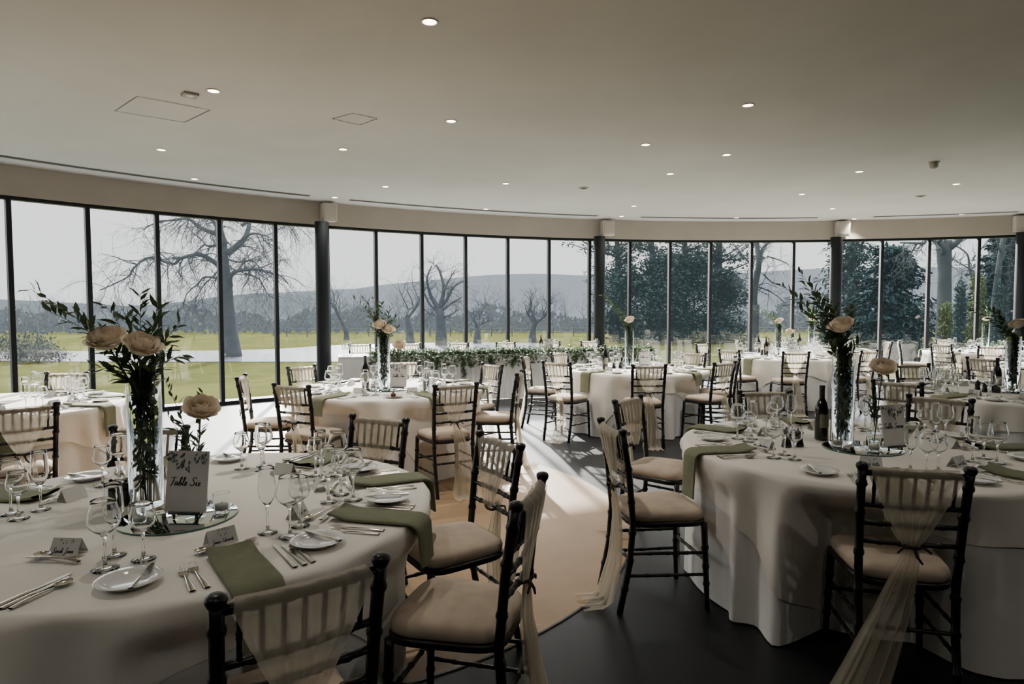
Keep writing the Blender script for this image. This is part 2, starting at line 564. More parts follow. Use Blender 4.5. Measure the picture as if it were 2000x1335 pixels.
p = at(371, 183, HC)
b = MB()
b.box((0, 0, -0.011), (0.12, 0.12, 0.022), 0.7)
root = b.build('ceiling_sensor', M['sensor'], smooth=False)
root.location = p
tag(root, 'small square white motion sensor on the ceiling beside a downlight', 'sensor')
b = MB()
b.lathe([(0.0, -0.028), (0.025, -0.026), (0.035, -0.021)], 20)
b.build('lens', M['trimring'], root)
p = at(1824, 316, HC)
root = empty('smoke_detector', p)
tag(root, 'domed smoke detector hanging on the ceiling towards the windows', 'smoke detector')
b = MB(); b.lathe([(0, -0.018), (0.062, -0.018), (0.066, 0)], 28); b.build('base', M['sensor'], root)
b = MB(); b.lathe([(0, -0.085), (0.03, -0.083), (0.046, -0.068), (0.052, -0.04), (0.04, -0.018)], 28); b.build('dome', M['grille'], root)
for (x, y), lab in (((1140, 366), 'flat round ceiling detector in front of the second pillar'), ((1798, 382), 'flat round ceiling detector near the fourth air slot')):
    root = empty('ceiling_detector', at(x, y, HC))
    tag(root, lab, 'detector', 'flat ceiling detectors')
    b = MB(); b.lathe([(0, -0.012), (0.075, -0.012), (0.085, 0)], 24); b.build('base', M['sensor'], root)
    b = MB(); b.lathe([(0, -0.022), (0.03, -0.021), (0.045, -0.012)], 20); b.build('dome', M['slot'], root)

# speakers on the fascia beside the pillars
for px, py, nm in ((643, 413, 'first'), (1187, 444, 'second'), (1646, 449, 'third'), (1996, 432, 'fourth')):
    d = Vector((ray(px, py).x, ray(px, py).y, 0)).normalized()
    bb = d.x * (0 - CX) + d.y * (0 - CY)
    cc = CX * CX + CY * CY - (R - 0.24) ** 2
    p = d * (-bb + sqrt(bb * bb - cc))
    a = ang_of(p)
    root = empty('wall_speaker', (p.x, p.y, HC - 0.19), -a)
    tag(root, 'white box loudspeaker on the fascia above the %s dark pillar counted from the left' % nm if nm != 'fourth' else 'white box loudspeaker cut by the picture edge above the fourth pillar', 'speaker', 'box speakers under the ceiling')
    b = MB(); b.box((0, 0.02, 0), (0.24, 0.18, 0.30)); b.build('cabinet', M['speaker'], root, smooth=False)
    b = MB(); b.box((0, -0.076, 0.01), (0.20, 0.012, 0.25)); b.build('grille', M['grille'], root, smooth=False)
    b = MB(); b.box((0, 0.12, 0.07), (0.05, 0.05, 0.05)); b.build('bracket', M['speaker'], root, smooth=False)
    b = MB(); b.box((0.02, -0.084, -0.115), (0.03, 0.006, 0.018)); b.build('badge', M['ceiling'], root, smooth=False)

# ------------------------------------------------------------------ chair
ZR = [0.0, 0.25, 0.45, 0.70, 0.905]
YR = [-0.255, -0.205, -0.19, -0.215, -0.25]
XR = [0.166, 0.168, 0.170, 0.177, 0.182]


def interp(z, T):
    for i in range(len(ZR) - 1):
        if z <= ZR[i + 1]:
            t = (z - ZR[i]) / (ZR[i + 1] - ZR[i])
            return T[i] + (T[i + 1] - T[i]) * t
    return T[-1]


def bamboo(pts, r0, r1, rings, n=10):
    """a turned stick along pts with ring swellings at the given fractions"""
    P = [Vector(p) for p in pts]
    L = [0]
    for a, b_ in zip(P, P[1:]):
        L.append(L[-1] + (b_ - a).length)
    T = L[-1]

    def pos(t):
        s = t * T
        for i in range(len(P) - 1):
            if s <= L[i + 1] + 1e-9:
                return P[i].lerp(P[i + 1], (s - L[i]) / max(1e-9, L[i + 1] - L[i]))
        return P[-1]
    ts = [(0, 1), (1, 1)] + [(i / 8, 1) for i in range(1, 8)]
    for q in rings:
        w = 0.007 / T
        ts += [(q - 2 * w, 1.0), (q - w, 1.22), (q, 1.28), (q + w, 1.22), (q + 2 * w, 1.0)]
    ts = sorted(t for t in ts if 0 <= t[0] <= 1)
    return [pos(t) for t, _ in ts], [(r0 + (r1 - r0) * t) * k for t, k in ts]


def seat_outline(th, s=1.0):
    c, q = cos(th), sin(th)
    e = 0.42
    x = math.copysign(abs(c) ** e, c)
    y = math.copysign(abs(q) ** e, q)
    hw = 0.187 + 0.016 * y
    return x * hw * s, y * 0.198 * s


def make_chair(sway=0.03, power=1.0):
    root = empty('chiavari_chair')
    n = 36
    b = MB()
    rings = [(0.95, 0.452), (1.0, 0.462), (1.015, 0.478), (0.99, 0.495), (0.90, 0.507), (0.66, 0.514), (0.33, 0.517), (0.0, 0.518)]
    b.grid(lambda u, v: (*seat_outline(2 * pi * u, rings[int(round(v * 7))][0]), rings[int(round(v * 7))][1]), n, 8, closed=True)
    b.build('seat', M['seat'], root)
    b = MB()
    fr = [(0.80, 0.428), (1.0, 0.428), (1.03, 0.436), (1.03, 0.450), (0.99, 0.457), (0.80, 0.457)]
    b.grid(lambda u, v: (*seat_outline(2 * pi * u, fr[int(round(v * 5))][0]), fr[int(round(v * 5))][1]), n, 6, closed=True)
    b.build('seat_frame', M['chair'], root, sharp=50)
    for s in (-1, 1):
        b = MB()
        p, r = bamboo([(s * x, y, z) for x, y, z in zip(XR, YR, ZR)], 0.0155, 0.0165, (0.14, 0.30, 0.45, 0.62, 0.8, 0.93))
        b.tube(p, r, 10)
        b.lathe([(0.0165, 0.895), (0.021, 0.903), (0.0235, 0.912), (0.021, 0.920), (0.012, 0.925), (0, 0.926)], 12, (s * 0.182, -0.25, 0))
        b.build('leg', M['chair'], root)
        b = MB()
        p, r = bamboo([(s * 0.192, 0.195, 0), (s * 0.178, 0.178, 0.44)], 0.0125, 0.017, (0.3, 0.5, 0.72))
        b.tube(p, r, 10)
        b.build('leg', M['chair'], root)
    # stretchers
    for s in (-1, 1):
        for z in (0.19, 0.30):
            b = MB()
            yb = interp(z, YR)
            yf = 0.195 - 0.017 * z / 0.44
            p, r = bamboo([(s * 0.168, yb, z), (s * (0.19 - 0.014 * z / .44), yf, z - 0.012)], 0.0085, 0.0085, (0.25, 0.5, 0.75), 8)
            b.tube(p, r, 8)
            b.build('stretcher', M['chair'], root)
    for y, z in ((0.185, 0.25), (-0.205, 0.27)):
        b = MB()
        p, r = bamboo([(-0.18, y, z), (0.18, y, z)], 0.0085, 0.0085, (0.25, 0.5, 0.75), 8)
        b.tube(p, r, 8)
        b.build('stretcher', M['chair'], root)
    # back
    bk = None
    for z, rr in ((0.885, 0.0125), (0.755, 0.010), (0.682, 0.010), (0.608, 0.010)):
        b = MB()
        x = interp(z, XR)
        p, r = bamboo([(-x, interp(z, YR), z), (0, interp(z, YR) - 0.012, z), (x, interp(z, YR), z)], rr, rr, (0.2, 0.4, 0.6, 0.8), 8)
        b.tube(p, r, 8)
        o = b.build('back_rail', M['chair'], root)
        if z == 0.885:
            bk = o
    for k in range(7):
        x = -0.135 + 0.27 * k / 6
        b = MB()
        yo = -0.010 * (1 - (x / 0.18) ** 2)
        p, r = bamboo([(x, interp(.755, YR) + yo, 0.755), (x * 1.02, interp(.885, YR) + yo, 0.885)], 0.0065, 0.0065, (0.5,), 6)
        b.tube(p, r, 6)
        b.build('spindle', M['chair'], root)

    # chiffon sash: over the top rail, gathered at the lowest rail, tail to the floor
    b = MB()
    def panel(side):
        def fn(u, v):
            x = (u - 0.5) * 2
            z = 0.909 - (0.909 - 0.602) * v
            w = 0.140 * (1 - v) ** 0.8 + 0.024
            if v == 0:
                w = 0.145
            pl = sin(x * 17 + side * 1.3) * 0.005 + sin(x * 29 + 2 * side) * 0.003
            y = interp(min(z, .9), YR) - 0.012 * (1 - x * x) + side * (0.0265 - .003 * v + pl * min(1, v * 4) * (1 - .5 * v)) if v > 0 else interp(.9, YR) - 0.012 * (1 - x * x)
            return (x * w, y, z - 0.004 * abs(pl) * 10)
        return fn
    b.grid(panel(-1), 33, 14)
    b.grid(panel(1), 33, 14)

    def tail(u, v):
        x = (u - 0.5) * 2
        f = v ** 0.75
        w = 0.020 + 0.085 * f
        pl = (sin(x * 11) * 0.016 + sin(x * 19 + 1) * 0.007) * (0.4 + 0.9 * f)
        if v < 0.90:
            z = 0.604 - (0.604 - 0.02) * v / 0.90
            y = interp(z, YR) - 0.035 - 0.02 * v + pl
        else:
            z = 0.018 - 0.006 * (v - .9) / .1 + abs(pl) * 0.3
            y = interp(0.02, YR) - 0.055 + pl - (v - 0.9) * 1.1
        cx = sway * sin(v * 2.6) if sway > 0 else sway * v ** 1.4
        return (x * w + cx, y, z)
    b.grid(tail, 29, 24)
    sash = b.build('sash', M['sash'], root)
    b = MB()
    c = Vector((0, interp(.606, YR) - 0.008, 0.604))
    pts = [c + Vector((0.036 * cos(t), 0.030 * sin(t), 0.004 * sin(2 * t))) for t in [2 * pi * i / 14 for i in range(15)]]
    b.tube(pts, 0.006, 6)
    b.tube([c + Vector((0.0, -0.03, 0)), c + Vector((0.035, -0.045, 0.008)), c + Vector((0.06, -0.04, -0.014))], [0.006, 0.005, 0.004], 6)
    b.tube([c + Vector((0.0, -0.03, 0)), c + Vector((-0.035, -0.045, 0.004)), c + Vector((-0.055, -0.04, -0.02))], [0.006, 0.005, 0.004], 6)
    b.tube([c + Vector((0.005, -0.03, 0)), c + Vector((0.012, -0.046, -0.03)), c + Vector((0.03, -0.045, -0.055))], [0.006, 0.005, 0.004], 6)
    b.build('tie', M['tie'], sash)
    return root


CHAIRS = [Proto(make_chair()), Proto(make_chair(-0.24)), Proto(make_chair(0.07))]
CHAIR = CHAIRS[0]

# ------------------------------------------------------------------ tableware prototypes


def glass_proto(name, prof, n=28):
    b = MB()
    b.lathe(prof, n)
    return Proto(b.build(name, M['glass']))


def stem_glass(h, bowl_r, rim_r, bowl_h, foot_r=0.034):
    zb = h - bowl_h
    pr = [(0, 0.0002), (foot_r * 0.96, 0.0004), (foot_r, 0.003), (foot_r * .6, 0.006), (0.007, 0.012), (0.0042, 0.03), (0.0040, zb - 0.02), (0.006, zb - 0.004)]
    for t in (0.06, 0.14, 0.25, 0.38, 0.5, 0.65, 0.8, 0.92, 1.0):
        if t < 0.42:
            r = bowl_r * sin(pi / 2 * (t / 0.42)) ** 0.75
        else:
            q = (t - 0.42) / 0.58
            r = bowl_r + (rim_r - bowl_r) * q * q * (3 - 2 * q)
        pr.append((r, zb + bowl_h * t))
    # over the rim and down the inside: a wall 1.2 mm thick
    outer = [(r, z) for r, z in pr if z > zb + bowl_h * .05]
    pr.append((rim_r - 0.0006, h + 0.0005))
    for r, z in reversed(outer):
        pr.append((max(0.002, r - 0.0012), z + (0.0018 if z < zb + bowl_h * .2 else 0.0)))
    pr.append((0, zb + bowl_h * .05 + 0.002))
    return pr


FLUTE = glass_proto('champagne_flute', stem_glass(0.225, 0.029, 0.025, 0.135, 0.033))
WINE = glass_proto('wine_glass', stem_glass(0.205, 0.044, 0.033, 0.105, 0.037))
SMALL = glass_proto('wine_glass', stem_glass(0.175, 0.037, 0.029, 0.088, 0.034))
b = MB()
b.lathe([(0, 0.0003), (0.030, 0.0), (0.033, 0.010), (0.034, 0.19), (0.0325, 0.19), (0.0315, 0.02), (0, 0.016)], 24)
TUMBLER = Proto(b.build('highball_glass', M['glass'], sharp=50))

b = MB()
b.lathe([(0, 0.010), (0.048, 0.010), (0.056, 0.0125), (0.060, 0.016), (0.083, 0.021), (0.085, 0.0195), (0.062, 0.010), (0.052, 0.0015), (0, 0.0015)], 40)
PLATE = Proto(b.build('side_plate', M['china'], sharp=70))


def extrude_outline(b, pts, z0, z1):
    n = len(pts)
    vs = [(x, y, z0) for x, y in pts] + [(x, y, z1) for x, y in pts]
    fs = [tuple(range(n - 1, -1, -1)), tuple(range(n, 2 * n))]
    fs += [(i, (i + 1) % n, n + (i + 1) % n, n + i) for i in range(n)]
    b.add(vs, fs)


def handle(b, y0, y1, w0, w1, z=0.004, arch=0.004):
    """a cutlery handle along y, domed a little"""
    def fn(u, v):
        y = y0 + (y1 - y0) * v
        w = w0 + (w1 - w0) * v ** 1.5
        if v > 0.97:
            w *= 0.8
        t = 2 * pi * u
        return (cos(t) * w, y, z + arch * sin(pi * v) + sin(t) * 0.0022)
    b.grid(fn, 10, 10, closed=True)


def make_knife(L, name='table_knife'):
    b = MB()
    handle(b, 0, L * .45, 0.0085, 0.0065, 0.004, 0.0)
    yb = L * .44
    pts = [(-0.006, yb), (0.006, yb), (0.0085, yb + 0.02), (0.0095, yb + (L - yb) * .6), (0.007, yb + (L - yb) * .88), (0.000, L), (-0.005, yb + (L - yb) * .93), (-0.0055, yb + 0.03)]
    extrude_outline(b, pts, 0.003, 0.005)
    return b.build(name, M['silver'], sharp=40)


def make_fork(L, name='table_fork'):
    b = MB()
    handle(b, 0, L * .68, 0.0085, 0.003, 0.004, 0.003)
    y1 = L * .66

    def palm(u, v):
        y = y1 + (L * .80 - y1) * v
        w = 0.003 + 0.0095 * sin(pi / 2 * min(1, v * 1.1))
        return ((u - .5) * 2 * w, y, 0.005 + 0.003 * v)
    b.grid(palm, 5, 6)
    for k in range(4):
        x = -0.0105 + 0.007 * k
        b.tube([(x, L * .795, 0.008), (x, L * .9, 0.009), (x, L, 0.012)], [0.0022, 0.0018, 0.001], 6)
    return b.build(name, M['silver'], sharp=60)


def make_spoon(L, name='table_spoon'):
    b = MB()
    handle(b, 0, L * .72, 0.008, 0.0028, 0.004, 0.004)
    y1, y2 = L * .70, L

    def bowl(u, v):
        t = pi * (u - .5)
        y = y1 + (y2 - y1) * v
        w = 0.019 * sin(pi * min(1, max(0.02, v ** 0.85))) ** 0.6 + 0.001
        return (sin(t) * w, y, 0.010 - 0.008 * cos(t) * sin(pi * max(.02, min(.98, v))) ** .6)
    b.grid(bowl, 9, 10)
    return b.build(name, M['silver'])


KNIFE = Proto(make_knife(0.225))
KNIFE2 = Proto(make_knife(0.20))
BUTTER = Proto(make_knife(0.175, 'butter_knife'))
FORK = Proto(make_fork(0.20))
FORK2 = Proto(make_fork(0.18))
DFORK = Proto(make_fork(0.175, 'dessert_fork'))
SPOON = Proto(make_spoon(0.175, 'soup_spoon'))
DSPOON = Proto(make_spoon(0.18, 'dessert_spoon'))

# napkin: a folded strip lying from the setting over the table edge; r is measured from the table centre (local -y is inwards)
TR = 0.915
TZ = 0.752


def make_napkin(hang):
    b = MB()
    path = []
    for i in range(8):
        path.append((0.62 + (0.915 - 0.62) * i / 7, 0.0))
    for i in range(1, 5):
        t = i / 4 * pi / 2
        path.append((0.915 + 0.038 * sin(t), -0.024 * (1 - cos(t))))
    for i in range(1, 8):
        path.append((0.953 + 0.010 * i / 7, -0.024 - hang * i / 7))
    n = len(path)

    def fn(u, v):
        i = v * (n - 1)
        i0 = int(min(n - 2, i))
        f = i - i0
        r = path[i0][0] + (path[i0 + 1][0] - path[i0][0]) * f
        z = path[i0][1] + (path[i0 + 1][1] - path[i0][1]) * f
        t = 2 * pi * u
        w = 0.068 * (1 + 0.05 * sin(v * 5))
        x = math.copysign(abs(cos(t)) ** 0.35, cos(t)) * w
        th = math.copysign(abs(sin(t)) ** 0.6, sin(t)) * 0.007
        # thickness along the path's normal
        dz = path[i0 + 1][1] - path[i0][1]
        dr = path[i0 + 1][0] - path[i0][0]
        L = hypot(dz, dr) or 1
        wav = 0.004 * sin(x * 40) * (1 if v > .6 else 0.4)
        curl = 0.016 * max(0, (0.10 - v) / 0.10) * (0.4 + 0.6 * abs(x / w) if w else 1)
        return (x, r + (-dz / L) * (th + 0.008 + wav), z + (dr / L) * (th + 0.008 + wav * .5) + curl)
    b.grid(fn, 24, n * 2, closed=True)
    return b.build('napkin', M['napkin'])


NAPKIN = Proto(make_napkin(0.21))
NAPKIN_SHORT = Proto(make_napkin(0.12))

# ---- stroke lettering (script), each letter as polylines in a unit box
GL = {
    'T': (0.62, [[(0, .9), (.3, 1.0), (.75, .97)], [(.42, 1.0), (.38, .6), (.27, .1), (.12, -.08)]]),
    'a': (0.46, [[(.36, .40), (.18, .44), (.05, .24), (.1, .03), (.26, .1), (.36, .40), (.34, .1), (.48, .06)]]),
    'b': (0.44, [[(0, .1), (.16, .5), (.3, .95), (.18, 1.0), (.12, .5), (.1, .05), (.28, .02), (.37, .28), (.2, .42), (.14, .3), (.44, .2)]]),
    'l': (0.30, [[(0, .1), (.2, .6), (.26, 1.0), (.14, .95), (.1, .4), (.15, .03), (.3, .1)]]),
    'e': (0.36, [[(0, .1), (.2, .22), (.28, .38), (.15, .43), (.05, .2), (.15, .0), (.36, .12)]]),
    'S': (0.60, [[(.6, .85), (.45, 1.02), (.2, .9), (.18, .68), (.42, .42), (.38, .08), (.1, .0), (-.05, .2)]]),
    'i': (0.26, [[(0, .1), (.12, .42), (.1, .06), (.26, .1)], [(.17, .62), (.19, .66)]]),
    'x': (0.42, [[(0, .36), (.12, .4), (.22, .05), (.42, .08)], [(.36, .42), (.04, .0)]]),
    'n': (0.44, [[(0, .1), (.08, .42), (.06, .02), (.2, .4), (.3, .36), (.28, .04), (.44, .1)]]),
    'v': (0.42, [[(0, .3), (.08, .42), (.15, .02), (.32, .42), (.42, .34)]]),
    'O': (0.68, [[(.36, .97), (.08, .7), (.06, .2), (.3, .0), (.56, .3), (.52, .8), (.28, .98), (.2, .8), (.68, .6)]]),
    'o': (0.40, [[(.2, .42), (.05, .25), (.12, .02), (.28, .08), (.3, .35), (.18, .42), (.4, .34)]]),
    'p': (0.42, [[(0, .1), (.08, .42), (.0, -.4), (.1, .3), (.28, .4), (.3, .08), (.12, .04), (.42, .1)]]),
    'N': (0.62, [[(0, -.05), (.15, 1.0), (.4, .0), (.58, 1.0)]]),
    'J': (0.50, [[(.2, .95), (.5, 1.0), (.34, .9), (.26, -.3), (.05, -.4), (.1, -.1), (.5, .2)]]),
    'E': (0.52, [[(.5, .92), (.3, 1.0), (.12, .8), (.3, .55), (.08, .3), (.2, .0), (.52, .15)]]),
    'W': (0.80, [[(0, .9), (.12, 1.0), (.16, .0), (.42, .85), (.46, .0), (.8, 1.0)]]),
    'd': (0.46, [[(.34, .36), (.15, .42), (.05, .2), (.15, .02), (.32, .2), (.44, 1.0), (.36, .06), (.48, .1)]]),
    'w': (0.50, [[(0, .3), (.08, .42), (.12, .04), (.26, .36), (.3, .04), (.44, .42), (.5, .34)]]),
    'r': (0.34, [[(0, .1), (.1, .46), (.2, .38), (.18, .06), (.34, .1)]]),
    's': (0.34, [[(0, .1), (.18, .45), (.24, .2), (.14, .0), (.02, .06), (.34, .1)]]),
    'm': (0.60, [[(0, .1), (.06, .42), (.05, .02), (.18, .4), (.24, .04), (.38, .4), (.44, .04), (.6, .1)]]),
    't': (0.30, [[(0, .1), (.16, .85), (.1, .06), (.3, .1)], [(.02, .55), (.28, .6)]]),
    'h': (0.46, [[(0, .1), (.18, .7), (.22, 1.0), (.12, .9), (.08, .0), (.22, .4), (.32, .3), (.3, .04), (.46, .1)]]),
    'H': (0.62, [[(.1, 1.0), (.04, .0)], [(.5, 1.0), (.44, .0)], [(.0, .5), (.6, .55)]]),
    '~': (0.50, [[(0, .2), (.1, .4), (.2, .05), (.32, .38), (.4, .1), (.5, .2)]]),
}


def catmull(P, k=5):
    if len(P) < 3:
        return P
    out = []
    Q = [P[0]] + P + [P[-1]]
    for i in range(1, len(Q) - 2):
        p0, p1, p2, p3 = Q[i - 1], Q[i], Q[i + 1], Q[i + 2]
        for j in range(k):
            t = j / k
            out.append(tuple(0.5 * (2 * p1[c] + (p2[c] - p0[c]) * t + (2 * p0[c] - 5 * p1[c] + 4 * p2[c] - p3[c]) * t * t + (3 * p1[c] - p0[c] - 3 * p2[c] + p3[c]) * t ** 3) for c in (0, 1)))
    out.append(P[-1])
    return out


def write(text, width, x0, z0, to3d, pen, kern=0.02, slant=0.22):
    """script lettering as flat ribbons; to3d maps (x, z) on the card's face to a point"""
    adv = sum(GL[c][0] + kern if c != ' ' else 0.45 for c in text)
    s = width / adv
    b = MB()
    x = 0
    for c in text:
        if c == ' ':
            x += 0.45
            continue
        a, strokes = GL[c]
        for st in strokes:
            P = catmull(st)
            P = [(x0 + (x + px + slant * pz) * s, z0 + pz * s) for px, pz in P]
            L, Rr = [], []
            for i, p in enumerate(P):
                q1, q0 = P[min(i + 1, len(P) - 1)], P[max(i - 1, 0)]
                dx, dz = q1[0] - q0[0], q1[1] - q0[1]
                l = hypot(dx, dz) or 1
                w = pen * (0.65 + 0.6 * abs(dz / l))
                L.append(to3d(p[0] - dz / l * w, p[1] + dx / l * w))
                Rr.append(to3d(p[0] + dz / l * w, p[1] - dx / l * w))
            n = len(P)
            b.add(L + Rr, [(i, i + 1, n + i + 1, n + i) for i in range(n - 1)])
        x += a + kern
    return b


def sprig(w, h, x0, z0, to3d, n=13, seed=1):
    """the little hanging leaves printed along the top of signs and cards"""
    rnd = random.Random(seed)
    b = MB()
    for i in range(n):
        t = rnd.random()
        x = x0 + (t - .5) * w
        dep = (1 - abs(t - .5) * 1.5) * h
        z = z0 - rnd.random() * dep
        a = radians(rnd.uniform(200, 340))
        L = h * rnd.uniform(.20, .32)
        W = L * .24
        d = (cos(a), sin(a))
        q = (-d[1], d[0])
        pts = [(x, z), (x + d[0] * L * .5 + q[0] * W, z + d[1] * L * .5 + q[1] * W), (x + d[0] * L, z + d[1] * L), (x + d[0] * L * .5 - q[0] * W, z + d[1] * L * .5 - q[1] * W)]
        b.add([to3d(*p) for p in pts], [(0, 1, 2, 3)])
    return b


def make_card(text, seed):
    """a folded tent card; the printed face looks along -y (towards the guest)"""
    w, h, dep = 0.092, 0.050, 0.026
    b = MB()
    t = 0.0006
    for s in (-1, 1):
        b.add([(-w / 2, s * dep, 0), (w / 2, s * dep, 0), (w / 2, 0, h), (-w / 2, 0, h)], [(0, 1, 2, 3)])
        b.add([(-w / 2, s * (dep - t), 0), (w / 2, s * (dep - t), 0), (w / 2, 0, h - 2 * t), (-w / 2, 0, h - 2 * t)], [(3, 2, 1, 0)])
    o = b.build('place_card', M['card'], smooth=False)

    def face(x, z):
        return (x, -dep * (1 - z / h) - 0.0008, z)
    sprig(0.05, 0.022, 0, h * .97, face, 11, seed).build('leaf_print', M['print'], o, smooth=False)
    if text:
        write(text, 0.068, -0.036, h * .20, face, 0.0007).build('name_lettering', M['ink'], o, smooth=False)
    return o


CARDS = {}


def card_proto(text):
    if text not in CARDS:
        CARDS[text] = Proto(make_card(text, len(CARDS) + 3))
    return CARDS[text]


# ------------------------------------------------------------------ flowers and foliage
def branch(name, p0, p1, bow, n, L, leaf_mat='leaf', seed=0, w=0.24, spread=1.0):
    rnd = random.Random(seed)
    p0, p1 = Vector(p0), Vector(p1)
    mid = (p0 + p1) / 2 + Vector(bow)
    root = empty(name, p0)

    def pos(t):
        return (p0 * (1 - t) ** 2 + mid * 2 * t * (1 - t) + p1 * t * t) - p0
    K = 12
    b = MB()
    b.tube([pos(i / K) for i in range(K + 1)], [0.0026 * (1 - .75 * i / K) for i in range(K + 1)], 6)
    b.build('stem', M['stem'], root)
    b = MB()
    for i in range(n):
        t = 0.12 + 0.88 * (i + .5) / n
        p = pos(t)
        d = (pos(min(1, t + .03)) - pos(t - .03)).normalized()
        side = Vector((rnd.gauss(0, 1), rnd.gauss(0, 1), rnd.gauss(0, .8)))
        side = (side - d * side.dot(d)).normalized()
        ld = (d * rnd.uniform(.55, .95) + side * spread * rnd.uniform(.6, 1.0)).normalized()
        nn = Vector((rnd.gauss(0, .6), rnd.gauss(0, .6), 1))
        l = L * rnd.uniform(.75, 1.2) * (1 - .25 * t)
        b.leaf(p, ld, nn, l, l * w * rnd.uniform(.85, 1.3))
    b.build('foliage', M[leaf_mat], root)
    return root


def make_rose(seed=0):
    """petals in five whorls, tight and tall in the heart, low and curling at the outside"""
    rnd = random.Random(seed)
    root = empty('rose')
    b = MB()
    for li, (cnt, rr, hh, curl) in enumerate(((3, .010, .078, 0.0), (4, .020, .080, .10), (5, .032, .077, .12), (6, .044, .070, .18), (7, .054, .060, .24))):
        for i in range(cnt):
            ph = 2 * pi * i / cnt + li * 0.7 + rnd.uniform(-.12, .12)
            wid = 2 * pi / cnt * (0.80 if li else 1.0)
            h2 = hh * rnd.uniform(.92, 1.06)

            def fn(u, v, ph=ph, wid=wid, rr=rr, hh=h2, curl=curl, k=rnd.random() * 6):
                x = (u - .5) * 2
                a = ph + x * wid * (0.45 + .55 * sin(pi * min(1, .10 + .60 * v)))
                r = 0.004 + rr * (1 - (1 - v) ** 2.2) * (1 - .16 * x * x * v) + rr * curl * v ** 5 + 0.0032 * sin(4 * x + k) * v ** 3 + .003 * x * v
                z = -0.012 + hh * v ** 1.25 * (1 - 0.20 * x * x * v) - curl * .030 * v ** 6
                return (r * cos(a), r * sin(a), z)
            b.grid(fn, 11, 9)
    b.build('petals', M['rose'], root)
    b = MB()
    b.lathe([(0, -0.018), (0.008, -0.016), (0.013, -0.008), (0.016, 0.004)], 10)
    for k in range(5):
        a = k * 2 * pi / 5
        b.leaf(Vector((0.012 * cos(a), 0.012 * sin(a), -0.006)), Vector((cos(a), sin(a), -0.25)), Vector((0, 0, 1)), 0.035, 0.012)
    b.build('sepals', M['stem'], root)
    return root


ROSE = Proto(make_rose())


def place_rose(p, foot, tilt, label, grp, scale=1.0):
    """a bloom at p on its own stem that runs down to foot"""
    # the bloom's axis leans up, towards the room and a little sideways
    toward = Vector((-p.x, -p.y, 0)).normalized()
    side = Vector((toward.y, -toward.x, 0))
    ax = (Vector((0, 0, 1)) + toward * tilt[0] + side * tilt[1]).normalized()
    rot = (ax.to_track_quat('Z', 'Y').to_matrix() @ Matrix.Rotation(random.uniform(0, 6), 3, 'Z')).to_euler()
    o = ROSE.get(p, rot=rot, scale=scale)
    tag(o, label, 'rose', grp)
    b = MB()
    mw = o.rotation_euler.to_matrix()
    q = (mw.inverted() @ (Vector(foot) - Vector(p))) / scale
    b.tube([(0, 0, -0.015), tuple(q * .3 + Vector((0, 0, -0.03))), tuple(q * .7 + Vector((0, 0, -0.01))), tuple(q)], 0.003 / scale, 6)
    for ch in [c for c in o.children if c.name.startswith('stem')]:
        bpy.data.objects.remove(ch)
    b.build('stem', M['stem'], o)
    return o


def make_vase():
    root = empty('glass_vase')
    b = MB()
    b.lathe([(0, 0.0), (0.057, 0.0), (0.060, 0.004), (0.060, 0.50), (0.0575, 0.50), (0.0565, 0.02), (0, 0.018)], 36)
    b.build('glass_wall', M['vase_glass'], root, sharp=50)
    b = MB()
    b.lathe([(0, 0.395), (0.0555, 0.395)], 30)
    b.build('water_surface', M['water'], root)
    return root


def make_bud_vase():
    root = empty('bud_vase')
    b = MB()
    b.lathe([(0, 0.0003), (0.034, 0.0), (0.038, 0.006), (0.039, 0.07), (0.034, 0.095), (0.020, 0.118), (0.016, 0.135), (0.0165, 0.165), (0.020, 0.172), (0.018, 0.173), (0.0145, 0.16), (0.0142, 0.135), (0.018, 0.117), (0.0322, 0.094), (0.037, 0.07), (0.036, 0.012), (0, 0.010)], 24)
    b.build('glass_wall', M['vase_glass'], root)
    b = MB()
    b.lathe([(0, 0.08), (0.036, 0.08)], 20)
    b.build('water_surface', M['water'], root)
    return root


VASE = Proto(make_vase())
BUD = Proto(make_bud_vase())


def make_packing(seed):
    """leaves and stems pressed into the tall vase"""
    rnd = random.Random(seed)
    b = MB()
    for i in range(9):
        a = rnd.uniform(0, 6.28)
        r0, r1 = rnd.uniform(0, .03), rnd.uniform(.01, .045)
        a2 = a + rnd.uniform(-1, 1)
        b.tube([(r0 * cos(a), r0 * sin(a), .022), (r1 * cos(a2), r1 * sin(a2), .5)], 0.0022, 5)
    for i in range(430):
        a = rnd.uniform(0, 6.28)
        r = 0.048 * sqrt(rnd.random())
        z = 0.06 + 0.45 * rnd.random() ** 0.75
        p = Vector((r * cos(a), r * sin(a), z))
        d = Vector((rnd.gauss(0, .5), rnd.gauss(0, .5), rnd.uniform(.2, 1)))
        L = rnd.uniform(.03, .05)
        q = p + d.normalized() * L
        if hypot(q.x, q.y) > .050:
            d = Vector((-p.x, -p.y, 0.05))
        b.leaf(p, d, Vector((rnd.gauss(0, 1), rnd.gauss(0, 1), .3)), L, L * .33)
    return b


PACK_MESH = make_packing(4).build('vase_greenery', M['leaf'])
PACK = Proto(PACK_MESH)

b = MB()
b.lathe([(0, 0.006), (0.196, 0.006), (0.198, 0.005)], 56)
root = b.build('mirror_plate', M['mirror'])
b = MB()
b.lathe([(0.198, 0.005), (0.200, 0.0035), (0.200, 0.0), (0, 0.0)], 56)
b.build('edge', M['mirror_edge'], root)
MIRROR = Proto(root)

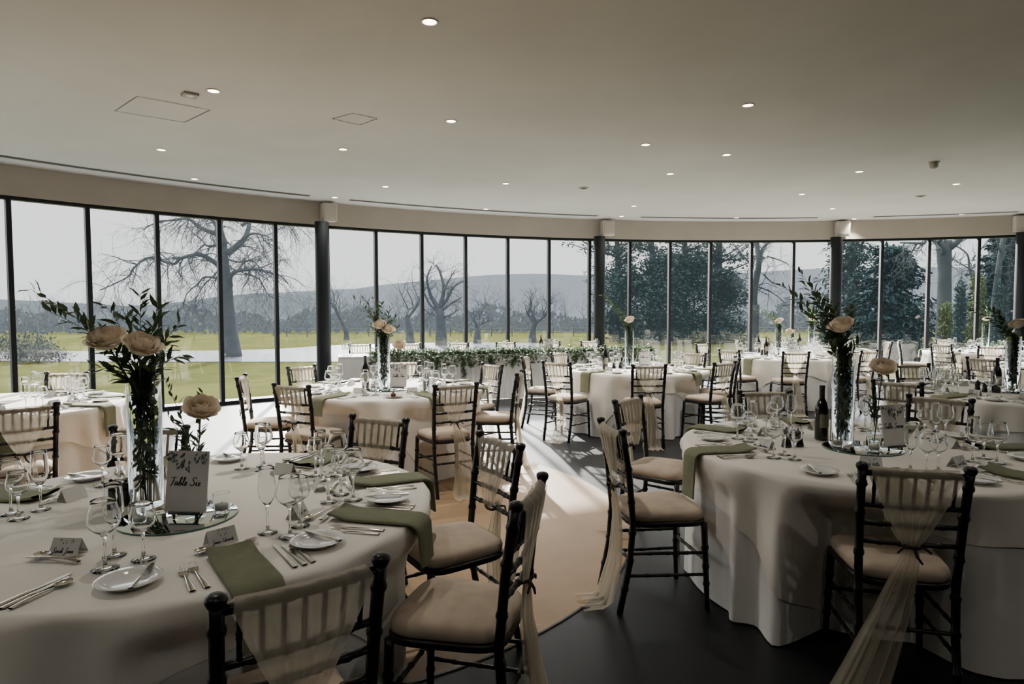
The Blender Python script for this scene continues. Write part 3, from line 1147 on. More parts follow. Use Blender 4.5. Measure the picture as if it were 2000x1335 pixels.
root = empty('tealight_holder')
b = MB()
b.lathe([(0, 0.0003), (0.026, 0.0), (0.028, 0.004), (0.030, 0.072), (0.0285, 0.072), (0.026, 0.012), (0, 0.010)], 22)
b.build('glass_cup', M['vase_glass'], root, sharp=50)
b = MB()
b.lathe([(0, 0.012), (0.022, 0.012), (0.023, 0.032), (0.004, 0.033), (0.0, 0.033)], 18)
b.tube([(0, 0, .033), (0.001, 0, .043)], 0.001, 5)
b.build('candle', M['wax'], root)
TEALIGHT = Proto(root)


def make_sign(text):
    root = empty('table_sign')
    w, h, t = 0.155, 0.215, 0.004
    tilt = 0.16

    def P(x, z, off=0.0):
        return (x, z * sin(tilt) - off * cos(tilt), 0.028 + z * cos(tilt) + off * sin(tilt))
    b = MB()
    vs = [P(x, z, o) for o in (0, -t) for x, z in ((-w / 2, 0), (w / 2, 0), (w / 2, h), (-w / 2, h))]
    b.add(vs, [(0, 1, 2, 3), (7, 6, 5, 4), (0, 4, 5, 1), (1, 5, 6, 2), (2, 6, 7, 3), (3, 7, 4, 0)])
    b.build('card', M['card'], root, smooth=False)

    def face(x, z):
        return P(x, z, 0.0009)
    sprig(0.145, 0.070, 0, h * .985, face, 38, len(text) * 3 + 1).build('leaf_print', M['print'], root, smooth=False)
    ww = 0.118 if len(text) < 10 else 0.135
    write(text, ww, -ww / 2 - .006, h * .43, face, 0.0017).build('lettering', M['ink'], root, smooth=False)
    # little easel
    b = MB()
    for s in (-1, 1):
        b.tube([P(s * .045, -0.028 / cos(tilt) + .002, -0.008), P(s * .030, h * .55, -0.008)], 0.0045, 6)
    b.tube([P(-0.058, -0.004, 0.004), P(0.058, -0.004, 0.004)], 0.006, 6)
    b.tube([(0, 0.11, 0.003), P(0, h * .52, -0.010)], 0.0045, 6)
    b.build('easel', M['easel'], root)
    return root


def make_mill(kind):
    root = empty('pepper_mill' if kind else 'salt_mill')
    b = MB()
    k = 1.0 if kind else .92
    b.lathe([(0, 0), (0.026, 0), (0.027, .006), (0.024, .02), (0.019, .045 * k), (0.022, .062 * k), (0.0235, .068 * k), (0.018, .072 * k), (0, .072 * k)], 20)
    b.build('body', M['mill'], root, sharp=60)
    b = MB()
    b.lathe([(0.012, .072 * k), (0.023, .076 * k), (0.0245, .083 * k), (0.020, .092 * k), (0.008, .097 * k), (0.006, .101 * k), (0.0075, .106 * k), (0, .110 * k)], 20)
    b.build('cap', M['mill'], root)
    return root


PEPPER, SALT = Proto(make_mill(1)), Proto(make_mill(0))

root = empty('wine_bottle')
b = MB()
b.lathe([(0, .004), (0.030, .0), (0.0370, .006), (0.0375, .175), (0.0360, .195), (0.028, .218), (0.0175, .238), (0.0145, .25), (0.0145, .262)], 28)
b.build('glass_body', M['bottle'], root)
b = MB()
b.lathe([(0.0150, .245), (0.0150, .302), (0.0162, .303), (0.0162, .314), (0.013, .316), (0, .316)], 20)
b.build('foil_capsule', M['foil'], root, sharp=50)
b = MB()
b.grid(lambda u, v: (0.0379 * cos(-0.9 + 1.8 * u), 0.0379 * sin(-0.9 + 1.8 * u), .075 + .075 * v), 14, 2)
b.build('paper_label', M['label'], root)
BOTTLE = Proto(root)

# ------------------------------------------------------------------ round tables
TABLES = {
    'six':   dict(C=(-1.25, 2.45), name='Table Six', ov=-8),
    'ten':   dict(C=(-1.20, 6.26), name='Table Ten', ov=-60),
    'seven': dict(C=(1.89, 3.49), name='Table Seven', ov=-128),
    'one':   dict(C=(-4.16, 5.13), name='Table One', ov=-80),
    'gar':   dict(C=(1.61, 8.32), name="the garland end's table", ov=-35),
    'third': dict(C=(4.39, 10.46), name="the third pillar's table", ov=-50),
    'pane':  dict(C=(5.95, 12.45), name='the window-side table behind', ov=-50),
    'edge':  dict(C=(4.50, 5.82), name="the table behind Table Seven", ov=-75),
    'cyp':   dict(C=(8.60, 11.70), name="the cypress window's table", ov=-60),
    'half':  dict(C=(7.20, 8.30), name="the half-seen table", ov=-60),
}
# measured chairs: (x, y of the middle of the back's top, direction the chair faces in degrees or None for facing the centre)
CH = {
    'six': [(-0.46, 1.39, None), (0.06, 2.09, None), (-0.06, 2.92, 212), (-0.74, 3.52, None), (-1.85, 3.24, -88)],
    'ten': [(-1.77, 5.10, 65), (-2.47, 5.81, 12), (-2.27, 6.88, -31), (-1.26, 7.44, -80), (-0.45, 5.12, 118), (0.07, 6.13, 172), (-0.22, 7.06, 218)],
    'gar': [(0.51, 7.33, 55), (0.67, 9.03, -42), (0.17, 8.34, -14), (1.49, 6.93, 93), (2.42, 7.26, 124), (2.82, 7.99, 168), (2.54, 8.91, 222)],
    'third': [(4.03, 9.06, 89), (3.25, 9.57, 32), (3.40, 11.44, -50), (5.23, 9.35, 118)],
    'pane': [(4.50, 12.75, -10), (5.30, 13.52, -60), (5.80, 11.15, 95), (7.18, 12.2, 170)],
    'seven': [(1.51, 2.37, 77), (0.51, 3.27, 9), (0.78, 4.28, -38), (1.84, 4.64, -91), (2.88, 4.29, 222)],
    'edge': [(4.38, 6.98, -88), (3.17, 5.25, 40)],
    'cyp': [(7.45, 12.3, -30), (7.45, 11.1, 20), (8.75, 12.92, -92), (7.85, 10.45, 62)],
    'half': [(6.35, 9.14, -48), (5.78, 7.85, 20)],
    'one': [(-4.33, 6.20, -84), (-3.07, 3.98, 134)],
}
# directions of the laid places, degrees
PL = {
    'six': [-53, -13, 25, 67, 126, 172, -102],
    'ten': [-118, -160, 150, 93, -55, -4, 40],
    'seven': [-108, -172, 141, 90, 40, -3, -58],
    'one': [82, -47, 35, -5, -85],
    'gar': [-140, 143, 180, -95, -50, -13, 33, 88],
    'third': [-105, -142, 131, -51, 85, 40, 0],
    'pane': [175, 125, -95, -5, 50, -50, -140],
    'edge': [92, -155, 135, 172, -110, -70],
    'cyp': [150, -160, 90, -115, -70, 40],
    'half': [125, -162, 165],
}
HOURS = ['twelve', 'one', 'two', 'three', 'four', 'five', 'six', 'seven', 'eight', 'nine', 'ten', 'eleven']


def hour(a, used):
    h = round((90 - a) / 30.0) % 12
    for d in (0, 1, -1, 2, -2):
        if (h + d) % 12 not in used:
            h = (h + d) % 12
            break
    used.add(h)
    return HOURS[h]


def adiff(a, b_):
    return (a - b_ + pi) % (2 * pi) - pi


for key, T in TABLES.items():
    C = Vector((*T['C'], 0))
    # chairs: base point of each chair, and how far its seat reaches in under the cloth
    dents = []
    T['chairs'] = []
    for x, y, fd in CH[key]:
        m = Vector((x, y, 0))
        a = atan2(C.y - y, C.x - x) if fd is None else radians(fd)
        f = Vector((cos(a), sin(a), 0))
        base = m + f * 0.25
        T['chairs'].append((base, a - pi / 2))
        fr = base + f * 0.20 - C
        dents.append((atan2(fr.y, fr.x), fr.length))
    T['dents'] = dents

    # the table itself
    root = empty('round_table', C)
    tag(root, 'round banquet table standing under the cloth of ' + T['name'], 'table', 'round banquet tables')
    b = MB(); b.lathe([(0, 0.745), (TR - .03, 0.743), (TR - .03, 0.72), (0, 0.72)], 48); b.build('tabletop', M['wood'], root, smooth=False)
    for k in range(4):
        a = pi / 4 + k * pi / 2
        b = MB(); b.tube([(0.42 * cos(a), .42 * sin(a), 0), (0.45 * cos(a), .45 * sin(a), .72)], 0.014, 8); b.build('leg', M['steel_leg'], root)

    # floor-length cloth
    seed = len(key) * 7 + ord(key[0])
    rnd = random.Random(seed)
    ph = [rnd.uniform(0, 6.28) for _ in range(4)]
    nf = 13 + rnd.randint(-1, 1)

    def fold(th):
        a_ = sin(nf * th + ph[0] + 1.3 * sin(2 * th + ph[1]))
        b_ = sin((nf * 2 - 5) * th + ph[2] + 0.8 * sin(3 * th + ph[3]))
        return math.copysign(abs(a_) ** 0.75, a_) * 0.62 + 0.42 * b_

    def tuck(th, z, r):
        """push the cloth in where a chair's seat and front legs stand against it"""
        for a, rf in dents:
            lim = max(0.50, rf - 0.055)
            if r <= lim:
                continue
            q = min(1.0, max(0.0, abs(adiff(th, a)) - 0.255) / 0.16)
            fz = max(0.0, min(1.0, (0.715 - z) / 0.15))
            r -= (r - lim) * (1 - q * q * (3 - 2 * q)) * fz * fz * (3 - 2 * fz)
        return r
    naps = [radians(q) for q in PL[key]]

    def calm(th, z):
        """folds lie flat under a hanging napkin"""
        k = 1.0
        for q in naps:
            d = abs(adiff(th, q))
            if d < .2:
                k = min(k, max(0.05, (d - 0.095) / 0.105))
        return k + (1 - k) * max(0.0, min(1.0, (0.50 - z) / 0.15))
    NT = 240 if C.length < 7 else 150
    top = [0.0, 0.5, 0.85, 0.97]

    def cloth_fn(u, v, NV=18):
        th = 2 * pi * u
        j = int(round(v * (NV - 1)))
        if j < 4:
            return (TR * top[j] * cos(th), TR * top[j] * sin(th), 0.748)
        s = (j - 4) / (NV - 5)
        z = 0.748 - 0.742 * s
        r = TR + 0.006 * min(1, s * 20)
        fs = 0.62 * min(1.0, s * 3.5) ** 0.8 + 0.5 * s
        r += 0.030 * s + (0.058 * fold(th) + 0.014) * fs * calm(th, z)
        r = tuck(th, z, r)
        if s == 0:
            z = 0.7475
        return (r * cos(th), r * sin(th), z)
    b = MB()
    b.grid(lambda u, v: cloth_fn(u, v), NT, 18, closed=True)
    o = b.build('tablecloth', M['under'])
    o.location = C
    tag(o, 'floor-length ivory tablecloth hanging in folds around ' + T['name'], 'tablecloth', 'floor-length tablecloths')

    # square overlay laid with one corner towards the given direction
    half = 1.13
    oa = radians(T['ov'])

    def reach(th):
        t = adiff(th, oa)
        t = (t + pi / 4) % (pi / 2) - pi / 4       # 0 at a corner
        return min(half / cos(pi / 4 - abs(t)), 1.59)

    def over_fn(u, v, NV=18):
        th = 2 * pi * u
        j = int(round(v * (NV - 1)))
        if j < 4:
            return ((TR + .004) * top[j] * cos(th), (TR + .004) * top[j] * sin(th), TZ)
        s = (j - 4) / (NV - 5)
        dr = (reach(th) - TR) * s * (1 + 0.05 * fold(th + .1))
        z = TZ - dr + (0.006 if dr > 0.006 else dr)
        fz = (TZ - z) / 0.742
        r = TR + 0.008 * min(1, dr * 60)
        r += 0.030 * fz + (0.058 * fold(th) + 0.014) * (0.62 * min(1.0, max(0.0, fz) * 3.5) ** 0.8 + 0.5 * max(0.0, fz)) * calm(th, z) + 0.003 * min(1, dr * 8)
        t = adiff(th, oa)
        t = abs((t + pi / 4) % (pi / 2) - pi / 4)
        r += 0.055 * exp(-(t / 0.16) ** 2) * min(1, max(0, dr - .08) / .35)
        r = tuck(th, z, r) + 0.004
        return (r * cos(th), r * sin(th), z)
    b = MB()
    b.grid(lambda u, v: over_fn(u, v), NT, 18, closed=True)
    o = b.build('overlay_cloth', M['cloth'])
    o.location = C
    tag(o, 'square ivory overlay cloth with hanging corners spread on ' + T['name'], 'tablecloth', 'square overlay cloths')


def label_at(desc, hr, tname):
    s = "%s at %s o'clock on %s, windows at twelve" % (desc, hr, tname)
    if len(_W.findall(s)) > 16:
        s = "%s at %s o'clock on %s" % (desc, hr, tname)
    return s


# chairs
for key, T in TABLES.items():
    used = set()
    for base, rz in T['chairs']:
        a = degrees(atan2(base.y - T['C'][1], base.x - T['C'][0]))
        hr = hour(a, used)
        o = CHAIRS[1 if (key, hr) in (('seven', 'seven'), ('seven', 'six'), ('ten', 'eight')) else (0, 2)[len(SEEN_LABELS) % 2]].get(base, rz)
        s = "black chiavari chair with ivory sash at %s o'clock of %s, windows at twelve" % (hr, T['name'])
        if len(_W.findall(s)) > 16:
            s = "black chiavari chair with ivory sash at %s o'clock of %s" % (hr, T['name'])
        tag(o, s, 'chair', 'chiavari chairs round ' + T['name'])


# ------------------------------------------------------------------ laid places
NAMES = ['Jenna Edwards', 'Sarah Jones', 'Smith Willis']


class Setting:
    def __init__(self, key, a, hr, lvl, k):
        T = TABLES[key]
        self.C = Vector((*T['C'], TZ + .001))
        self.e = Vector((cos(radians(a)), sin(radians(a)), 0))
        self.rt = Vector((-self.e.y, self.e.x, 0))          # guest's right-hand side
        self.a, self.hr, self.t, self.lvl, self.key, self.k = radians(a), hr, T['name'], lvl, key, k

    def P(self, r, s, z=0.0):
        return self.C + self.e * r + self.rt * s + Vector((0, 0, z))

    def put(self, proto, r, s, desc, cat, rz=0.0, z=0.0, rot=None, need=True):
        p = self.P(r, s, z)
        if need and not in_view(p):
            return None
        # local +y of a proto points to the table centre
        base = self.a + pi / 2
        o = proto.get(p, base + rz)
        if rot:
            o.rotation_euler = (rot[0], rot[1], base + rz)
        tag(o, label_at(desc, self.hr, self.t), cat, re.sub(r'(\w)$', r'\1s', desc.split(' on ')[0].split(' before ')[0]).replace('knifes', 'knives').replace('glasss', 'glasses') + ' on ' + self.t)
        return o


LVL = {'six': 3, 'seven': 3, 'ten': 3, 'one': 3, 'edge': 3, 'gar': 2, 'third': 2, 'pane': 1, 'cyp': 1, 'half': 1}
CARDTEXT = {('six', -53): 'Jenna Edwards', ('six', -102): 'Sarah Jones', ('six', -13): 'Sarah Jones', ('seven', -108): 'Smith Willis', ('seven', -58): 'Smith Willis', ('seven', -172): 'Jenna Edwards', ('ten', -55): 'Jenna Edwards', ('edge', -155): 'Smith Willis'}
for key, angs in PL.items():
    used = set()
    for k, a in enumerate(angs):
        hr = hour(a, used)
        S = Setting(key, a, hr, LVL[key], k)
        rn = random.Random(key + str(a))
        j = lambda s: rn.uniform(-s, s)
        S.put(FLUTE, 0.510 + j(.008), 0.140 + j(.008), 'slim champagne flute', 'glass')
        S.put(WINE, 0.592 + j(.008), 0.190 + j(.008), 'large wine glass', 'glass')
        S.put(SMALL, 0.505 + j(.008), 0.248 + j(.008), 'small wine glass', 'glass')
        S.put(PLATE, 0.70 + j(.01), -0.285 + j(.01), 'white side plate', 'plate')
        # a napkin is laid from the setting and over the edge
        p = S.P(0.8, 0)
        if in_view(p):
            near = any(abs(adiff(S.a, da)) < .3 and dr < 0.92 for da, dr in TABLES[key]['dents'])
            o = (NAPKIN_SHORT if near else NAPKIN).get(S.C + Vector((0, 0, .001)), S.a - pi / 2 + j(.02))
            tag(o, label_at('folded olive-green napkin', hr, S.t), 'napkin', 'olive napkins on ' + S.t)
        S.put(card_proto(CARDTEXT.get((key, a), '')), 0.50 + j(.02), 0.0 + j(.03), 'folded white place card', 'place card', rz=j(.3))
        if S.lvl >= 2:
            S.put(KNIFE, 0.865, 0.125 + j(.006), 'dinner knife', 'knife', rz=j(.04))
            S.put(FORK, 0.86, -0.115 + j(.006), 'inner dinner fork', 'fork', rz=j(.04))
        if S.lvl >= 3:
            S.put(KNIFE2, 0.865, 0.150 + j(.005), 'starter knife', 'knife', rz=j(.04))
            S.put(FORK2, 0.86, -0.150 + j(.005), 'outer starter fork', 'fork', rz=j(.04))
            S.put(SPOON, 0.86, 0.174 + j(.003), 'soup spoon', 'spoon', rz=j(.05))
            S.put(BUTTER, 0.79, -0.285, 'butter knife on side plate', 'knife', rz=j(.5), z=0.019)
            S.put(DSPOON, 0.578 + j(.01), 0.085, 'dessert spoon before the card', 'spoon', rz=radians(80) + j(.2), z=0.004)
            S.put(DFORK, 0.60 + j(.01), -0.085, 'dessert fork before the card', 'fork', rz=radians(-78) + j(.2), z=0.008)

# ------------------------------------------------------------------ centrepieces
SIGN = {'six': 'Table Six', 'ten': 'Table Ten', 'seven': 'Table Seven', 'one': 'Table One', 'gar': 'Table ~~', 'third': 'Table ~~', 'edge': 'Table ~~'}
# vase foot, bud vase foot, sign foot (floor-plan points); spray tips and blooms as (sideways, up[, towards camera]) from the vase's rim
CP = {
    'six': dict(m=(-1.215, 2.30), v=(-1.40, 2.42), bud=(-1.20, 2.40), sign=(-1.165, 2.245), sz=-0.10,
                tl=[(-1.30, 2.19), (-1.075, 2.335)],
                spray=[(-.33, .32), (-.30, .25), (-.22, .24), (-.12, .27), (.0, .31), (.06, .28), (.13, .20), (.10, .12), (-.16, .04), (.14, .07), (-.05, .22), (.04, .2)],
                rose=[(-.105, .118, .05), (-.005, .095, .09)], budrose=(.02, .36), budspray=[(-.10, .50), (-.09, .36), (.03, .44), (.02, .30), (-.03, .24)]),
    'seven': dict(m=(1.90, 3.44), v=(1.85, 3.56), bud=(1.95, 3.42), sign=(2.02, 3.335), sz=0.30, tl=[(1.775, 3.46), (1.90, 3.33)],
                  spray=[(-.33, .39), (-.25, .48), (-.22, .40), (-.17, .33), (-.08, .30), (.03, .27), (.06, .17), (.09, .06), (-.06, .22), (-.15, .22), (-.28, .28)],
                  rose=[(-.01, .135, .06)], budrose=(.03, .42), budspray=[(.01, .30), (-.03, .25)]),
    'ten': dict(m=(-1.20, 6.10), v=(-1.24, 6.18), bud=(-1.13, 6.09), sign=(-1.075, 6.02), sz=-0.12, tl=[(-1.32, 6.08), (-1.19, 5.98)],
                spray=[(-.28, .37), (-.19, .38), (-.10, .37), (-.02, .32), (.06, .28), (.12, .18), (.15, .08), (-.15, .10), (-.12, .20), (-.2, .27)],
                rose=[(-.03, .09, .05), (.035, .045, .07)], budrose=(.05, .40), budspray=[(.10, .52), (.03, .44), (.09, .32)]),
    'gar': dict(m=(1.56, 8.45), v=(1.56, 8.5), bud=(1.66, 8.44), sign=(1.75, 8.42), sz=0.15, tl=[(1.46, 8.4)],
                spray=[(-.37, .46), (-.32, .42), (-.22, .34), (-.15, .24), (-.10, .12), (-.26, .36)], rose=[(.01, .10, .04)], budrose=None, budspray=[(.05, .40), (.10, .34), (.02, .3)]),
    'third': dict(m=(4.45, 10.45), v=(4.38, 10.5), bud=(4.50, 10.42), sign=(4.58, 10.38), sz=0.2, tl=[(4.3, 10.4)],
                  spray=[(-.38, .26), (-.28, .28), (-.18, .24), (-.10, .15)], rose=[(.01, .05, .03)], budrose=(.02, .38), budspray=[(.0, .3)]),
    'pane': dict(m=(5.85, 12.5), v=(5.85, 12.5), bud=(6.0, 12.45), sign=None, sz=0, tl=[],
                 spray=[(-.06, .36), (-.12, .2), (-.02, .26), (.04, .16), (.08, .05)], rose=[(.03, .06, .03)], budrose=(.04, .44), budspray=[], lit=True),
    'edge': dict(m=(4.66, 5.83), v=(4.63, 5.90), bud=(4.72, 5.80), sign=None, sz=0.2, tl=[(4.55, 5.80)],
                 spray=[(-.33, .26), (-.26, .30), (-.19, .27), (-.12, .22), (-.22, .16), (-.1, .1)], rose=[(.03, .09, .05)], budrose=None, budspray=[(.1, .55), (.12, .48), (.06, .5)], lit2=True),
    'one': dict(m=(-4.22, 5.0), v=(-4.25, 5.08), bud=(-4.06, 4.96), sign=(-4.02, 4.86), sz=-0.35, tl=[],
                spray=[(-.2, .2), (-.1, .25)], rose=[], budrose=(-.02, .42), budspray=[(.03, .34), (.0, .3), (-.04, .36)], lit=True),
    'cyp': dict(m=(8.6, 11.7), v=(8.7, 11.75), bud=(8.8, 11.7), sign=None, sz=0, tl=[], spray=[(.1, .3), (.0, .3)], rose=[(.02, .06, .03)], budrose=None, budspray=[]),
}
ordw = ['first', 'second', 'third', 'fourth', 'fifth', 'sixth', 'seventh', 'eighth', 'ninth', 'tenth', 'eleventh', 'twelfth']
for key, c in CP.items():
    T = TABLES[key]
    tn = T['name']
    m = Vector((*c['m'], TZ + .001))
    o = MIRROR.get(m)
    tag(o, 'round mirror plate under the flowers on ' + tn, 'mirror', 'round mirror plates')
    zt = TZ + 0.0085
    v = Vector((*c['v'], zt))
    o = VASE.get(v)
    tag(o, 'tall clear cylinder vase full of greenery on ' + tn, 'vase', 'tall cylinder vases')
    o = PACK.get(v, random.uniform(0, 6))
    tag(o, 'dense leaves packed inside the tall vase on ' + tn, 'greenery', 'greenery packed in vases', 'stuff')
    view = Vector((v.x, v.y, 0)).normalized()
    ex = Vector((view.y, -view.x, 0))
    rim = v + Vector((0, 0, .5))
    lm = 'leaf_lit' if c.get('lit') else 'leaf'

    def off(o3, base):
        return base + ex * o3[0] + Vector((0, 0, o3[1])) - view * (o3[2] if len(o3) > 2 else 0)
    for i, sp in enumerate(c['spray']):
        rn = random.Random(key + str(i))
        tip = off((sp[0], sp[1], rn.uniform(-.08, .08)), rim)
        foot = rim + Vector((rn.uniform(-.03, .03), rn.uniform(-.03, .03), -.10))
        n = int(8 + 46 * (tip - foot).length)
        o = branch('foliage_branch', foot, tip, ex * (-sp[0] * .28) + Vector((0, 0, .05)), n, 0.074, lm, seed=i * 13 + ord(key[0]), w=0.26)
        side = 'reaching far camera left' if sp[0] < -.18 else 'tilting camera left' if sp[0] < 0 else 'tilting camera right'
        tag(o, "leafy ruscus spray in %s's tall vase, %s by height, %s" % (tn.replace('the ', ''), ordw[sorted(range(len(c['spray'])), key=lambda q: -c['spray'][q][1]).index(i)], side) if len(tn) < 12 else "ruscus spray, %s by height, in the tall vase on %s" % (ordw[sorted(range(len(c['spray'])), key=lambda q: -c['spray'][q][1]).index(i)], tn), 'foliage', 'ruscus sprays in the vase on ' + tn)
    for i, rp in enumerate(c['rose']):
        p = off(rp, rim)
        place_rose(p, rim + Vector((0, 0, -.12)), (0.55, 0.30 - 0.55 * i), 'peach rose, %s, over the tall vase on %s' % (['upper bloom', 'lower bloom'][i], tn), 'roses above tall vases', 1.0)
    bv = Vector((*c['bud'], zt))
    o = BUD.get(bv)
    tag(o, 'small bottle-shaped clear bud vase on ' + tn, 'vase', 'bud vases')
    if c['budrose']:
        p = off((c['budrose'][0], c['budrose'][1], .03), bv)
        place_rose(p, bv + Vector((0, 0, .03)), (0.75, -0.10), 'single peach rose in the bud vase on ' + tn, 'roses in bud vases', 0.95)
    for i, sp in enumerate(c['budspray']):
        tip = off((sp[0], sp[1], .02 * i - .03), bv)
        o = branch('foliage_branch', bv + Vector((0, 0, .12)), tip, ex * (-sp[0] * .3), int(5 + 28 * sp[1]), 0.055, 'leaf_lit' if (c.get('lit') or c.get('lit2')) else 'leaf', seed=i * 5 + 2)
        tag(o, 'thin ruscus sprig, %s by height, in bud vase on %s' % (ordw[sorted(range(len(c['budspray'])), key=lambda q: -c['budspray'][q][1]).index(i)], tn), 'foliage', 'ruscus sprigs in the bud vase on ' + tn)
    for i, tp in enumerate(c['tl']):
        o = TEALIGHT.get((*tp, zt))
        tag(o, 'clear glass tealight holder, %s, on the mirror of %s' % (['beside the vase', 'beside the sign'][i], tn), 'candle holder', 'tealight holders')
    if c['sign']:
        s = make_sign(SIGN[key])
        s.location = (*c['sign'], zt)
        s.rotation_euler = (0, 0, c['sz'])
        tag(s, ('white table sign reading %s on a small black easel' % tn) if '~' not in SIGN[key] else 'white table sign with script on small easel on ' + tn, 'sign', 'table signs on easels')
# signs seen from behind or small
for key in ('edge',):
    pass

# mills, bottles, tumblers
for px, py, key, pr, lab in ((218, 990, 'six', PEPPER, 'black pepper mill with knob cap on Table Six'), (247, 985, 'six', SALT, 'black salt mill behind the pepper mill on Table Six'),
                             (1536, 872, 'seven', PEPPER, 'black pepper mill beside the wine bottle on Table Seven'), (1560, 871, 'seven', SALT, 'black salt mill beside the wine bottle on Table Seven'),
                             (1909, 764, 'edge', PEPPER, 'black pepper mill on the table behind Table Seven'), (1924, 765, 'edge', SALT, 'black salt mill on the table behind Table Seven'),
                             (1199, 719, 'gar', PEPPER, "black pepper mill on the garland end's table"), (1211, 719, 'gar', SALT, "black salt mill on the garland end's table"),
                             (1488, 694, 'third', PEPPER, "black pepper mill on the third pillar's table")):
    p = at(px, py, TZ + .002)
    tag(pr.get(p, 0.4), lab, 'mill', 'salt and pepper mills')
BL = [(1604, 858, "tall dark wine bottle on Table Seven"), (714, 757, 'dark wine bottle beside the vase on Table Ten'), (1182, 721, "dark wine bottle on the garland end's table"), (1946, 766, 'dark wine bottle on the table behind Table Seven'),
      (1496, 694, "dark wine bottle beside the vase on the third pillar's table"), (1481, 688, "small dark bottle further back on the third pillar's table"), (1561, 681, 'dark wine bottle on the window-side table behind')]
for px, py, lab in BL:
    p = at(px, py, TZ + .002)
    tag(BOTTLE.get(p, -0.45 + atan2(p.x, p.y) * -1 - pi / 2 + 1.1), lab, 'bottle', 'wine bottles')
p = at(832, 768, TZ + .002)
o = TUMBLER.get(p)
tag(o, 'tall straight highball glass on Table Ten', 'glass')
p = at(768, 775, TZ + .024)
b = MB(); b.lathe([(0, 0), (.018, .002), (.024, .014), (.02, .03), (.006, .036), (.009, .042), (0, .046)], 14)
o = b.build('wrapped_chocolate', M['silverfoil']); o.location = p
tag(o, 'small brown wrapped favour beside a plate on Table Ten', 'favour')

# ------------------------------------------------------------------ the long top table with its garland
TA, TB = Vector((-2.80, 10.30, 0)), Vector((2.55, 11.62, 0))
Dx = (TB - TA).normalized()
Dy = Vector((-Dx.y, Dx.x, 0))
TL = (TB - TA).length
TOPZ = 0.76
DEP = 0.76
rzt = atan2(Dx.y, Dx.x)
root = empty('long_table', TA, rzt)
tag(root, 'long straight top table under the pleated white skirt', 'table')
b = MB(); b.box((TL / 2, DEP / 2, TOPZ - .025), (TL - .02, DEP - .02, .03)); b.build('tabletop', M['wood'], root, smooth=False)
for x in (0.2, TL - .2):
    for y in (0.12, DEP - .12):
        b = MB(); b.tube([(x, y, 0), (x, y, TOPZ - .04)], 0.015, 8); b.build('leg', M['steel_leg'], root)
b = MB()
NX = 420


def perim(t):
    """front edge from right to left end, then the two short ends"""
    L = TL + 2 * DEP
    s = t * L
    if s < DEP:
        return (0.0, DEP - s, -1, 0)
    if s < DEP + TL:
        return (s - DEP, 0.0, 0, -1)
    return (TL, s - DEP - TL, 1, 0)


def skirt(u, v):
    x, y, nx, ny = perim(u)
    w = 0.010 + 0.014 * sin(u * (TL + 2 * DEP) * 2 * pi / 0.075) * (0.25 + .75 * (1 - v))
    w += 0.03 * (1 - v)
    z = 0.006 + (TOPZ - .008) * v
    if v > .97:
        w *= .3
    return (x + nx * w, y + ny * w, z)


b.grid(skirt, NX, 8)
o = b.build('table_skirt', M['skirt']); o.location = TA; o.rotation_euler = (0, 0, rzt)
tag(o, 'white pleated skirt around the long top table', 'table skirt')
b = MB()
b.box((TL / 2, DEP / 2, TOPZ + .001), (TL + .02, DEP + .02, .006))
o = b.build('tablecloth', M['skirt'], smooth=False); o.location = TA; o.rotation_euler = (0, 0, rzt)
tag(o, 'flat white cloth on top of the long table', 'tablecloth')


def tp(x, y, z=0.0):
    return TA + Dx * x + Dy * y + Vector((0, 0, z))


# chairs behind the top table, measured along it
TCH = [(692, 677), (779, 674.5), (886, 672), (980, 667), (1084, 664.5), (1164, 663)]
tx = [0.35, 1.25, 2.15, 3.05, 3.95, 4.75]
for i, x in enumerate(tx):
    o = CHAIR.get(tp(x, DEP + 0.17), rzt + pi)
    tag(o, "black chiavari chair behind the top table, %s from its white-skirted left end" % ordw[i], 'chair', 'chiavari chairs behind the top table')
for i, x in enumerate(tx):
    for pr, dx, dy, d in ((FLUTE, -.16, .30, 'slim champagne flute'), (WINE, -.22, .24, 'large wine glass'), (SMALL, -.27, .32, 'small wine glass')):
        o = pr.get(tp(x + dx, dy + .1, TOPZ + .005))
        tag(o, '%s on the top table before its %s chair from left' % (d, ordw[i]), 'glass', 'glasses on the top table')
    o = PLATE.get(tp(x + .27, DEP - .2, TOPZ + .005))
    tag(o, 'white side plate on the top table by its %s chair from left' % ordw[i], 'plate', 'plates on the top table')
p = tp(3.62, 0.22, TOPZ + .005)
s = make_sign('Top Table')
s.location = p
s.rotation_euler = (0, 0, rzt)
tag(s, 'white sign in script on the top table between garland leaves', 'sign', 'table signs on easels')
o = BOTTLE.get(tp(3.55, .5, TOPZ + .005), -1.5)
tag(o, 'dark wine bottle behind the sign on the top table', 'bottle', 'wine bottles')

